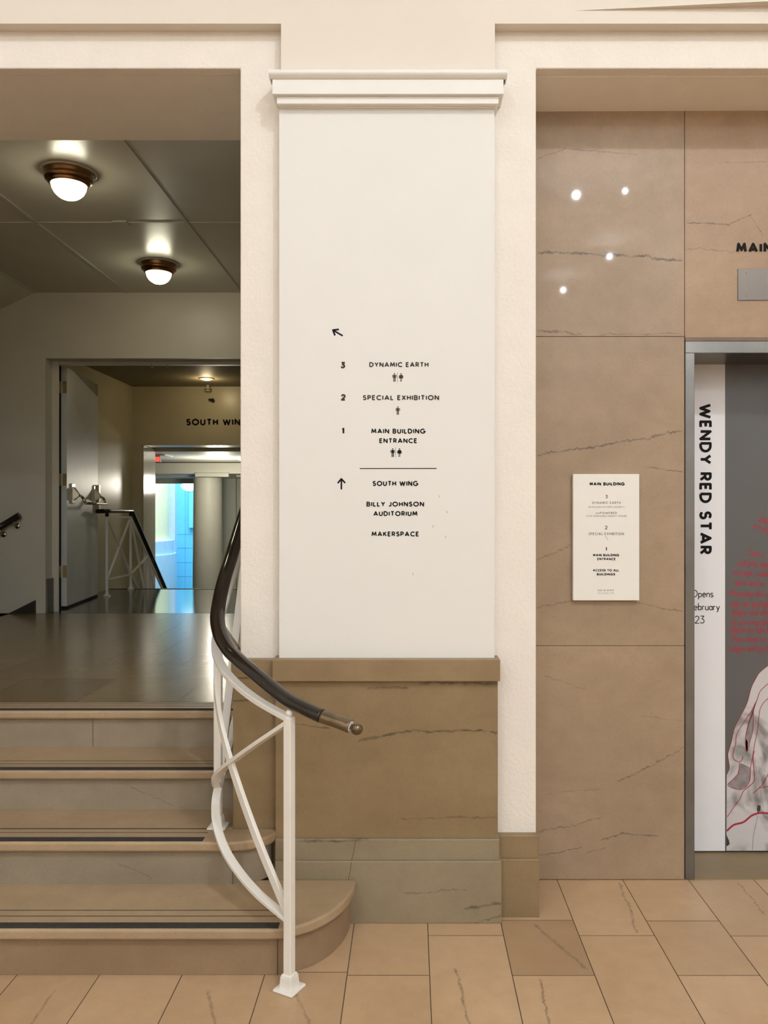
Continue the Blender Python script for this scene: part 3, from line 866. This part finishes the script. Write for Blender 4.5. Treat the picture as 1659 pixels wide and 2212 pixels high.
cm.hexa([(XC-3, YB, CZ-1.46), (XC, YB, CZ), (XC, YW1, CZ), (XC-3, YW1, CZ-1.46), (XC-3, YB, CZ-1.3), (XC, YB, CZ+.1), (XC, YW1, CZ+.1), (XC-3, YW1, CZ-1.3)])
tag(cm.build('ceiling_lobby', lobby_ceil_m), kind='structure')
bt = MB()
for xx in (-1.397, -2.335): bt.box(xx-.010, xx+.010, YB, YW1, CZ-.005, CZ)
ys = 5.0
bt.box(XC, -2.345, ys-.009, ys+.009, CZ-.005, CZ); bt.box(-2.325, -1.41, ys-.009, ys+.009, CZ-.005, CZ); bt.box(-1.38, LX1, ys-.009, ys+.009, CZ-.005, CZ)
bt.box(-1.85, -1.76, ys-.03, ys+.03, CZ-.008, CZ)
tag(bt.build('trim_ceiling_batten', lobby_ceil_m), kind='structure')
bt = MB().box(XC-.01, XC+.012, YB, YW1, CZ-.006, CZ+.001)
tag(bt.build('trim_ceiling_crease', lobby_ceil_m), kind='structure')
tag(MB().box(LX1, LX1+.1, YB, YW1+3.2, -.6, CZ+.1).build('wall_lobby_right', lobby_paint), kind='structure')
xd0, xd1 = XA(98, YW1), -1.12
zdh = ZA(774, YW1)
YW1b = 6.95
wb = MB()
wb.box(-6.1, xd0, YW1, 6.80, -1.3, CZ+.1)
wb.box(xd0, xd1, YW1, YW1b, zdh, CZ+.1)
wb.box(xd1, LX1, YW1, YW1b, 0, CZ+.1)
tag(wb.build('wall_lobby_back', lobby_paint), kind='structure')
# stair going down to the left of the lobby
dn = MB()
for i in range(7):
    dn.box(LX0-.3*(i+1), LX0-.3*i, YB+.02, YW1-.001, LZ-.15*(i+1)-.3, LZ-.15*(i+1))
tag(dn.build('floor_side_stair', landing_m), kind='structure')
tag(MB().box(-6.2, -6.1, YB, YW1, -1.4, CZ).build('wall_lobby_left', lobby_paint), kind='structure')
sk = MB().slab_y([(XA(78, YW1), LZ+.001), (XA(78, YW1), ZA(1296, YW1)), (XA(78, YW1)-2.4, ZA(1296, YW1)-1.2), (XA(78, YW1)-2.4, ZA(1296, YW1)-1.5)], YW1-.02, YW1-.001)
tag(sk.build('baseboard_side_stair', dark_stone), kind='structure')
hr = thing('stair_handrail', P(40, 1125, YW1-.07), 'short dark handrail on brackets sloping down the wall left of the door', 'handrail')
a_, b_ = P(42, 1113, YW1-.07), P(42, 1113, YW1-.07) + Vector((-1.6, 0, -.98))
sec = [(.026*math.cos(2*math.pi*i/14), .026*math.sin(2*math.pi*i/14)) for i in range(14)]
MB().sweep([a_, a_ + (b_-a_)*.5, b_], sec, True).build('rail', handrail_m, hr)
for q in (.03, .10, .5):
    c = a_ + (b_-a_)*q
    k_ = MB().rod(c + Vector((0, 0, -.02)), c + Vector((0, .02, -.055)), .006).rod(c + Vector((0, .02, -.055)), c + Vector((0, .069, -.06)), .006)
    k_.lathe([(.022, 0), (.022, -.006), (1e-5, -.006)], (c.x, YW1-.001, c.z-.06), 14, axis='y')
    k_.build('bracket', nickel_m, hr)

# ceiling lamps
def ceiling_lamp(c, label):
    t_ = thing('ceiling_lamp', c, label, 'ceiling lamp', 'bronze dome lamps on the lobby ceiling')
    MB().lathe([(1e-4, 0), (.140, 0), (.140, -.006), (.128, -.010), (.128, -.001), (1e-4, -.001)], c, 48).build('ceiling_rim', lobby_ceil_m, t_)
    MB().lathe([(.126, -.004), (.126, -.016), (.119, -.026), (.119, -.032), (.123, -.036), (.121, -.046), (.108, -.056), (.104, -.058), (.104, -.066), (.098, -.072), (.088, -.074), (.086, -.060), (.086, -.010)], c, 48).build('bronze_ring', bronze_m, t_)
    prof = [(.0885*math.cos(math.pi/2*i/14), -.066 - .082*math.sin(math.pi/2*i/14)) for i in range(15)]
    prof[-1] = (1e-4, -.148)
    MB().lathe([(.0885, -.052)] + prof, c, 40).build('glass_bowl', glow, t_)
ceiling_lamp((-1.812, 4.254, CZ), 'bronze dome ceiling lamp, the nearer and larger one above the steps')
ceiling_lamp((-1.834, 5.838, CZ), 'bronze dome ceiling lamp, the farther one close to the back wall')

# ------------------------------------------------------------------ doorway, open door
YF = 6.74
rv = MB().box(xd0, xd0+.012, YW1+.01, YF, LZ, ZA(1250, 6.66))
tag(rv.build('baseboard_doorway', grey_stone), kind='structure')
df = thing('door_frame', (xd0, YF, LZ), 'painted door frame around the lobby doorway', 'door frame', kind='structure')
MB().box(xd0-.001, XA(126.5, YF), YF, YF+.012, LZ, zdh).build('frame_jamb', lobby_paint, df)
MB().box(xd0, xd1, YF+.02, YF+.07, ZA(787, YF), zdh).build('frame_head', lobby_paint, df)
MB().box(xd0-.06, -3.0285, 6.801, YW1b, LZ, zdh).build('hinge_gap_shade', dark_gap, df)  # near-black box paints the shade in the hinge-side gap
dr = thing('door', (-3.0, 6.93, LZ), 'pale door standing open into the corridor with brass crash bar and hinges', 'door')
A0 = Vector((XA(138, 6.93), 6.93, 0)); A1 = Vector((XA(206, 7.93), 7.93, 0))
dv = (A1 - A0); dl = dv.length; dv.normalize(); dnm = Vector((dv.y, -dv.x, 0))
def dpt(s, nrm, z): return A0 + dv*s + dnm*nrm + Vector((0, 0, z))
zb_, zt_ = LZ+.02, ZA(793, 6.93)
T2 = .024
MB().hexa([dpt(0,-T2,zb_), dpt(0,T2,zb_), dpt(dl,T2,zb_), dpt(dl,-T2,zb_), dpt(0,-T2,zt_), dpt(0,T2,zt_), dpt(dl,T2,zt_), dpt(dl,-T2,zt_)]).build('door_leaf', door_paint, dr, bevel=0.002)
for yy in (836, 1036, 1235):
    zc_ = ZA(yy, 6.92)
    hb = MB().hexa([dpt(-.0025,-.008,zc_-.052), dpt(-.0025,T2,zc_-.052), dpt(0,T2,zc_-.052), dpt(0,-.008,zc_-.052), dpt(-.0025,-.008,zc_+.052), dpt(-.0025,T2,zc_+.052), dpt(0,T2,zc_+.052), dpt(0,-.008,zc_+.052)])
    c = dpt(-.006, -.030, zc_)
    hb.rod(c - Vector((0,0,.052)), c + Vector((0,0,.052)), .008)
    for dz in (-.04, -.014, .014, .04):
        hb.ball(dpt(-.0025, .012 if abs(dz) > .02 else .016, zc_+dz), .0035, 5)
    hb.build('hinge', brass_m, dr)
zbar = ZA(1072, 7.3)
cb = thing_parent = None
bar = MB()
for s in (.16, .88):
    # flared bracket bodies
    z0 = zbar + .02
    bar.hexa([dpt(s-.045,T2,z0-.09), dpt(s+.045,T2,z0-.09), dpt(s+.045,T2+.012,z0-.085), dpt(s-.045,T2+.012,z0-.085), dpt(s-.045,T2,z0+.09), dpt(s+.045,T2,z0+.09), dpt(s+.045,T2+.012,z0+.085), dpt(s-.045,T2+.012,z0+.085)])
    bar.hexa([dpt(s-.035,T2+.012,z0-.06), dpt(s+.035,T2+.012,z0-.06), dpt(s+.018,T2+.06,z0-.022), dpt(s-.018,T2+.06,z0-.022), dpt(s-.035,T2+.012,z0+.06), dpt(s+.035,T2+.012,z0+.06), dpt(s+.018,T2+.06,z0-.004), dpt(s-.018,T2+.06,z0-.004)])
    bar.rod(dpt(s, T2+.055, z0-.013), dpt(s, T2+.085, z0-.03), .011)
    bar.rod(dpt(s, T2+.085, z0-.03), dpt(s, T2+.115, z0-.085), .012)
    bar.ball(dpt(s, T2+.115, z0-.085), .013, 8)
bar.rod(dpt(.16, T2+.115, zbar-.065), dpt(.88, T2+.115, zbar-.065), .0115, 16)
bar.build('crash_bar', nickel_m, dr)
lk = MB().hexa([dpt(.93,T2,zbar-.16), dpt(.985,T2,zbar-.16), dpt(.985,T2+.03,zbar-.16), dpt(.93,T2+.03,zbar-.16), dpt(.93,T2,zbar+.12), dpt(.985,T2,zbar+.12), dpt(.985,T2+.03,zbar+.12), dpt(.93,T2+.03,zbar+.12)])
lk.build('lock_case', brass_m, dr)
cl_ = MB().hexa([dpt(.25,T2,zt_-.005), dpt(dl-.02,T2,zt_-.11), dpt(dl-.02,T2+.004,zt_-.11), dpt(.25,T2+.004,zt_-.005), dpt(.25,T2,zt_), dpt(dl-.02,T2,zt_), dpt(dl-.02,T2+.004,zt_), dpt(.25,T2+.004,zt_)])
cl_.build('top_guard', plain('brown_guard', (0.20, 0.17, 0.12), 0.5), dr)
sw_ = MB().hexa([dpt(0.01,-.02,LZ+.003), dpt(0.01,.02,LZ+.003), dpt(dl,.02,LZ+.003), dpt(dl,-.02,LZ+.003), dpt(0.01,-.02,zb_+.001), dpt(0.01,.02,zb_+.001), dpt(dl,.02,zb_+.001), dpt(dl,-.02,zb_+.001)])
sw_.build('under_door_shade', dark_gap, dr)  # near-black strip paints the shade under the door leaf
for j, x in enumerate((329, 362)):
    c = P(x, 790, 6.80)
    t_ = thing('header_catch', c, ('small metal catch under the doorway head, left of two', 'small metal catch under the doorway head, right of two')[j], 'door catch', 'catches under the doorway head')
    zz = ZA(787, YF)
    MB().rod((c.x, c.y-.02, zz), (c.x, c.y-.02, zz-.018), .006).build('stem', nickel_m, t_)
    MB().rod((c.x-.012, c.y-.02, zz-.016), (c.x+.016, c.y-.02, zz-.016), .006).build('roller', brass_m, t_)

# ------------------------------------------------------------------ corridor beyond
YFE = 8.675
cz2 = 2.93
cx0 = XA(286, YW)
fm = MB().box(xd0-.4, LX1, YW1, YFE, LZ-.2, LZ+.0008)
tag(fm.build('floor_corridor', dark_lino), kind='structure')
nz_ = MB().box(xd0-.4, LX1, YFE-.04, YFE+.012, LZ-.03, LZ+.004)
tag(nz_.build('trim_stair_nosing', dark_stone), kind='structure')
dn2 = MB()
for i in range(6):
    dn2.box(xd0-.4, LX1, YFE+.285*i, YFE+.285*(i+1), LZ-.17*(i+1)-.3, LZ-.17*(i+1))
tag(dn2.build('floor_far_stair', dark_lino), kind='structure')
cw = MB().box(cx0-.1, cx0, 6.801, YW, -.5, cz2)
tag(cw.build('wall_corridor_left', room_cream), kind='structure')
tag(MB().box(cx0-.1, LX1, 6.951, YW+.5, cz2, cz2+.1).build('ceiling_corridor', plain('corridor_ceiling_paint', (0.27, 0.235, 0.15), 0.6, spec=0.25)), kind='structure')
xo0 = XA(305, YW); zo3 = ZA(962, YW); YWb = 9.80
wm = MB()
wm.box(cx0-.1, xo0, YW, YWb, -.6, cz2)
wm.box(xo0, LX1, YW, YWb, zo3, cz2)
tag(wm.build('wall_corridor_far', room_cream), kind='structure')
rm = MB().box(xo0-.002, xo0+.02, YW+.02, YWb+.02, -.6, zo3-.001)
tag(rm.build('trim_far_opening', plain('gloss_reveal_paint', (0.52, 0.50, 0.42), 0.18, spec=0.7, var=0.04), bevel=0.006), kind='structure')
# downlight, detector, camera
c = (XA(446, 8.78), 8.78, cz2)
t_ = thing('downlight', c, 'small lit round downlight in the corridor ceiling', 'downlight')
MB().lathe([(.062, 0), (.085, 0), (.085, -.006), (.062, -.010), (.062, 0)], c, 32).build('trim_ring', brass_m, t_)
MB().lathe([(1e-4, -.022), (.04, -.018), (.062, -.005), (.062, 0)], c, 28).build('lens', glow_small, t_)
c = (XA(449, 9.25), 9.25, cz2)
t_ = thing('ceiling_detector', c, 'small white detector on a stem hanging below the corridor downlight', 'detector')
MB().lathe([(1e-4, -.07), (.03, -.07), (.034, -.045), (.022, -.03), (.022, 0), (1e-4, 0)], c, 20).build('housing', plain('detector_white', (0.6, 0.52, 0.36), 0.4), t_)
MB().lathe([(.035, -.048), (.035, -.056)], c, 20).build('band', dark_gap, t_)
cc = P(459, 864, YW-.05)
t_ = thing('security_camera', cc, 'small black camera on the wall above the South Wing lettering', 'camera')
MB().ball(cc, .020, 8).build('dome', dark_gap, t_)
MB().rod(cc, cc + Vector((.0, .049, .0)), .012).build('mount', dark_gap, t_)
MB().box(cc.x-.045, cc.x-.015, cc.y-.012, cc.y+.012, cc.z-.004, cc.z+.014).build('lens_hood', dark_gap, t_)
c = (XA(415, 7.75), 7.75, cz2)
tag(MB().lathe([(1e-4, -.003), (.17, -.003), (.19, -.008), (.20, 0)], c, 40).build('ceiling_vent', plain('vent_paint', (0.27, 0.235, 0.15), 0.45), None, c), 'round flush vent in the dark corridor ceiling', 'vent')

# ------------------------------------------------------------------ balustrades
def bar_sec(wd, ht): return [(-wd/2, -ht/2), (wd/2, -ht/2), (wd/2, ht/2), (-wd/2, ht/2)]
bal = thing('stair_balustrade', (-.379, 2.50, 0), 'white steel balustrade with dark bronze handrail sweeping round the foot of the steps', 'balustrade')
hp = [(469.6,1332.5,2.90),(476,1370.5,2.82),(493.7,1403,2.75),(511,1421,2.70),(531.7,1439,2.655),(562,1464,2.60),(592.4,1489.5,2.555),(622.8,1512,2.515),(653,1527.5,2.49),(691,1545,2.465),(729,1558,2.445),(757,1569,2.43)]
XBAL = -.712
rail3 = [Vector((XBAL, 3.75, 1.60)), Vector((XBAL, 3.5, 1.515)), Vector((XBAL, 3.268, ZA(1168, 3.268))), Vector((XBAL, 3.173, ZA(1206, 3.173))), Vector((XBAL, 3.073, ZA(1246, 3.073))), Vector((XBAL, 2.998, ZA(1287, 2.998)))] + [P(*q) for q in hp]
dense = [Vector(v) for v in smooth2([tuple(v) for v in rail3], 8)]
hsec = [(.0265*math.cos(2*math.pi*i/18), .0205*math.sin(2*math.pi*i/18)) for i in range(18)]
cut = min(range(len(dense)), key=lambda i: (dense[i] - P(698, 1548, 2.462)).length)
MB().sweep(dense[:cut+1], hsec, True).build('handrail', handrail_m, bal)
tag(MB().sweep(dense[cut:], [(a*.97, b*.97) for a, b in hsec], True).build('worn_rail_end', worn_m, bal), 'worn bronze rail end')
e_ = dense[-1]; et = (dense[-1] - dense[-3]).normalized()
MB().rod(e_, e_ + et*.0025, .0170, 18).build('end_ring', white_steel, bal)
MB().rod(e_ + et*.002, e_ + et*.008, .009, 12).ball(e_ + et*.0215, .0185, 12).build('ball_finial', worn_m, bal)

# plan path of the panel below the rail: newel -> second post -> straight up the stair
NP = Vector((-.379, 2.50, 0)); P2 = Vector((XBAL, 2.965, 0)); P3 = Vector((XBAL, 3.53, 0))
plan = [(-.712, 2.965, 0), (-.706, 2.90, 0), (-.684, 2.83, 0), (-.640, 2.755, 0), (-.580, 2.685, 0), (-.500, 2.605, 0), (-.435, 2.548, 0), (-.379, 2.50, 0)]
plan = [Vector(v) for v in smooth2(plan, 5)]
ln = [0.0]
for i in range(1, len(plan)): ln.append(ln[-1] + (plan[i]-plan[i-1]).length)
U = [l/ln[-1] for l in ln]
def run(z0, z1, sag=0.0, off=0.0):
    out = []
    for p, u in zip(plan, U):
        out.append(Vector((p.x, p.y, z0 + (z1-z0)*u - sag*math.sin(math.pi*u))))
    return out
zn_t, zn_b = ZA(1552, 2.5), .215
zp_t, zp_b = 1.045, .468
MB().sweep(run(zp_t, zn_t, .03), bar_sec(.030, .016)).build('top_bar', white_steel, bal, bevel=0.0015)
MB().sweep(run(zp_b, zn_b, .045), bar_sec(.030, .012)).build('bottom_bar', white_steel, bal, bevel=0.0015)
MB().sweep(run(zp_t-.02, zn_b+.01, .02), bar_sec(.014, .029)).build('diagonal_bar', white_steel, bal, bevel=0.0015)
MB().sweep(run(zp_b, zn_t-.01, .0), bar_sec(.030, .013)).build('diagonal_bar', white_steel, bal, bevel=0.0015)
def bay(a, b, za0, za1, zb0, zb1, parent, wd=.030):
    # straight bay from a to b: bottom/top heights at each end
    a, b = Vector((a[0], a[1], 0)), Vector((b[0], b[1], 0))
    def ln_(z0, z1): return [a + Vector((0,0,z0)), (a+b)/2 + Vector((0,0,(z0+z1)/2)), b + Vector((0,0,z1))]
    MB().sweep(ln_(za1, zb1), bar_sec(wd, .014)).build('top_bar', white_steel, parent)
    MB().sweep(ln_(za0, zb0), bar_sec(wd, .012)).build('bottom_bar', white_steel, parent)
    MB().sweep(ln_(za0, zb1), bar_sec(wd*.98, .012)).build('diagonal_bar', white_steel, parent)
    MB().sweep(ln_(za1, zb0), bar_sec(wd*.96, .012)).build('diagonal_bar', white_steel, parent)
bay((P2.x, P2.y), (P3.x, P3.y), zp_b, zp_t+.03, .80, 1.44, bal)
def post(c, z0, z1, ang, parent, s=.0275, plate=True, ball=False, q=1.0):
    def ring(r, z, a=ang): return [(c[0] + r*math.sqrt(2)*math.cos(a + math.pi/4 + math.pi/2*i), c[1] + r*math.sqrt(2)*math.sin(a + math.pi/4 + math.pi/2*i), z) for i in range(4)]
    pm = MB().hexa(ring(s/2, z0+.006) + ring(s/2, z1)).build('post', white_steel, parent, bevel=0.003)
    ss = MB().hexa(ring(.0235*q, z0+.006) + ring(.0205*q, z0+.044*q))
    ss.hexa(ring(.0205*q, z0+.044*q) + ring(.0170*q, z0+.050*q))
    ss.build('post_socket', white_steel, pm, bevel=0.003)
    MB().hexa(ring(.039*q, z0) + ring(.037*q, z0+.009)).build('base_plate', white_steel, pm, bevel=0.005)
    if ball:
        MB().rod((c[0], c[1], z1-.002), (c[0], c[1], z1+.008), .006).ball((c[0], c[1], z1+.013), .0115, 10).build('knob', white_steel, pm)
    return pm
post((NP.x, NP.y), 0.0, ZA(1549, 2.50), math.radians(-28), bal, ball=True)
post((P2.x, P2.y), 2*R, zp_t+.02, math.radians(-3), bal, q=.9)
post((P3.x, P3.y), LZ, 1.47, 0, bal)

fb = thing('stair_balustrade', (-2.99, 7.95, LZ), 'white steel balustrade with black handrail beyond the open door, going down', 'balustrade')
FX = -3.01
A_, B_ = (FX, 7.95), (FX, 8.62)
zt1 = ZA(1117, 8.62)
bay(A_, B_, .80, zt1+.005, .80, zt1, fb, .022)
Cc = (FX, 9.18); Ee = (FX, 9.85)
sl = .80
bay(B_, Cc, .80, zt1, .80-.56*sl, zt1-.56*sl, fb, .022)
bay(Cc, Ee, .80-.56*sl, zt1-.56*sl, .80-1.23*sl, zt1-1.23*sl, fb, .022)
zr_ = ZA(1104, 8.62)
r3 = [Vector((FX-.0, 7.72, zr_)), Vector((FX, 8.0, zr_)), Vector((FX, 8.63, zr_)), Vector((FX, 8.66, zr_-.01)), Vector((FX, 9.2, zr_-.55*sl)), Vector((FX, 10.0, zr_-1.36*sl))]
MB().sweep(r3, [(.025*math.cos(2*math.pi*i/14), .021*math.sin(2*math.pi*i/14)) for i in range(14)], True).build('handrail', handrail_m, fb)
for c, z0, z1 in ((A_, LZ+.001, zt1+.005), (B_, LZ+.001, zt1), (Cc, .31-.05, zt1-.56*sl), (Ee, -.15, zt1-1.23*sl)):
    post(c, z0, z1, 0, fb, s=.022, q=.72)
for c in (A_, B_):
    MB().ball((c[0], c[1], zr_-.036), .020, 8).build('knob', handrail_m, fb)

# ------------------------------------------------------------------ far hall
fz = -.62
FX0, FX1 = -7.0, 0.4
tag(MB().box(FX0, FX1, YWb+.55, 19, fz-.1, fz).build('floor_far', landing_m), kind='structure')
cz3 = 2.205
tag(MB().box(FX0, FX1, YWb, 12.0, cz3, cz3+.1).build('ceiling_far', greyfar_m), kind='structure')
tag(MB().box(FX0, FX1, 12.0, 12.5, ZA(1023, 12.0), ZA(1000, 12.0)).build('trim_far_beam', greyfar_m), kind='structure')
colm = thing('column', (XA(449, 12.25), 12.25, fz), 'round white column with square top block beyond the far opening', 'column', kind='structure')
MB().lathe([(.235, fz), (.225, .3), (.212, ZA(1031, 12.0))], (colm.location.x, 12.25, 0), 48).build('shaft', greyfar_m, colm)
MB().box(XA(423, 12.0), XA(495, 12.0), 11.96, 12.5, ZA(1030, 12.0), ZA(1022, 12.0)).build('top_block', greyfar_m, colm)
tag(MB().box(FX0, FX1, 12.5, 13.2, ZA(1031, 12.6), ZA(1031, 12.6)+.1).build('ceiling_far_strip', greyfar_m), kind='structure')
tag(MB().box(FX0, FX1, 13.2, 13.4, ZA(1044, 13.2), ZA(1030, 13.2)).build('trim_far_header', greyfar_m), kind='structure')
tag(MB().box(XA(480, 13.2), FX1, 13.2, 13.4, fz, ZA(1044, 13.2)).build('wall_far_right', greyfar_m), kind='structure')
tag(MB().box(XA(503, 13.1), XA(509, 13.1), 13.1, 13.2, fz, ZA(1031, 13.1)).build('trim_far_pier', greyfar_m), kind='structure')
tag(MB().box(FX0, XA(302, 13.2), 13.2, 13.4, fz, ZA(1044, 13.2)).build('wall_far_left', greyfar_m), kind='structure')
tag(MB().box(FX0-.1, FX0, YWb, 19, fz, 5).build('wall_far_end', greyfar_m), kind='structure')
tag(MB().box(FX1, FX1+.1, YWb, 19, fz, 5).build('wall_far_side', greyfar_m), kind='structure')
YBL = 17.5
tag(MB().box(FX0, FX1, YBL, YBL+.2, fz, 5).build('wall_atrium_blue', blue_m), kind='structure')
jm = MB()
for yy in (1154, 1184, 1215, 1245): jm.box(FX0, FX1, YBL-.003, YBL, ZA(yy, YBL)-.006, ZA(yy, YBL)+.006)
for xx in (400,): jm.box(XA(xx, YBL)-.005, XA(xx, YBL)+.005, YBL-.003, YBL, fz, 4)
tag(jm.build('trim_blue_joint', plain('blue_joint', (0.10, 0.42, 0.74), 0.7)), kind='structure')
bp = MB().box(XA(408, 17.4), XA(430, 17.4), 17.4, 17.5, ZA(1140, 17.4), ZA(1040, 17.4))
tag(bp.build('wall_panel', bluepanel_m, None, P(415, 1140, 17.4)), 'cyan panel mounted on the blue atrium wall', 'panel')
crm = MB()
n = 16
c0 = (XA(330, 15.6) - 1.9, 16.6)
def curve_wall(mb, r, z0, z1_):
    pts = [(c0[0] + r*math.cos(math.radians(-80 + 110*i/n)), c0[1] + r*math.sin(math.radians(-80 + 110*i/n))) for i in range(n+1)]
    mb.prism(pts + [c0], z0, z1_)
rr = 1.833
curve_wall(crm, rr, ZA(1172, 15.6), 4.9)
tag(crm.build('wall_atrium_cream', creamlit_m), kind='structure')
pb = MB(); curve_wall(pb, rr+.106, ZA(1203, 15.6), ZA(1172, 15.6)); curve_wall(pb, rr+.15, fz, ZA(1203, 15.6))
tag(pb.build('baseboard_atrium', paleblue_m), kind='structure')
tag(MB().box(XA(340, 17.3), XA(376.5, 17.3), 17.35, 17.5, fz, 4.9).build('trim_atrium_pier', plain('pale_blue_pier', (0.55, 0.70, 0.90), 0.6)), kind='structure')
# atrium enclosing roof (closed; the added area lamp beneath it stands in for daylight)
tag(MB().box(FX0, FX1, 13.3, 13.4, ZA(1030, 13.2), 5).build('wall_atrium_near', paleblue_m), kind='structure')
tag(MB().box(FX0, FX1, 13.3, YBL+.2, 5, 5.1).build('ceiling_atrium', paleblue_m), kind='structure')
# lamps and exit sign in the far hall
def globe(c, r, label, top):
    t_ = thing('hanging_lamp', c, label, 'lamp', 'white bowl lamps in the far hall')
    prof = [(r*math.cos(math.pi/2*i/12), -r*.72*math.sin(math.pi/2*i/12)) for i in range(13)]; prof[-1] = (1e-4, -r*.72)
    MB().lathe([(r*.55, .30*r)] + [(r, 0)] + prof[1:], c, 32).build('glass_bowl', glow_far, t_)
    MB().rod((c[0], c[1], c[2]), (c[0], c[1], top), .012).build('stem', nickel_m, t_)
    MB().ball((c[0], c[1], c[2]-r*.72-.012), .014, 6).build('knob', nickel_m, t_)
globe(P(408, 1048, 14.6), .145, 'white bowl lamp in front of the blue atrium wall', 5.0)
globe(P(527, 983, 10.9), .115, 'white bowl lamp half hidden by the white jamb, near the ceiling', 2.205)
ex = thing('exit_sign', P(337, 985, 10.2), 'red lit exit sign hanging from the far ceiling', 'sign')
cE = P(340, 992, 10.2)
MB().box(XA(333, 10.25), XA(356, 10.25), 10.25, 10.6, ZA(984, 10.25), cz3).build('mount', greyfar_m, ex)
MB().box(XA(331, 10.2), XA(346, 10.2), 10.2, 10.24, ZA(998, 10.2), ZA(984, 10.2)).build('housing', plain('sign_housing', (0.5, 0.48, 0.44), 0.5), ex)
MB().box(XA(332, 10.2), XA(345, 10.2), 10.198, 10.2, ZA(997, 10.2), ZA(987, 10.2)).build('lit_face', exit_red, ex)

# light of the far hall comes from its own bowl lamps
point('far_hall_lamp_light', P(470, 1030, 11.0) + Vector((0, 0, -.10)), 30, (1.0, 0.93, 0.78), 0.10)
point('corridor_downlight_light', (XA(446, 8.78), 8.78, cz2-.08), 3.2, (1.0, 0.80, 0.48), 0.05)
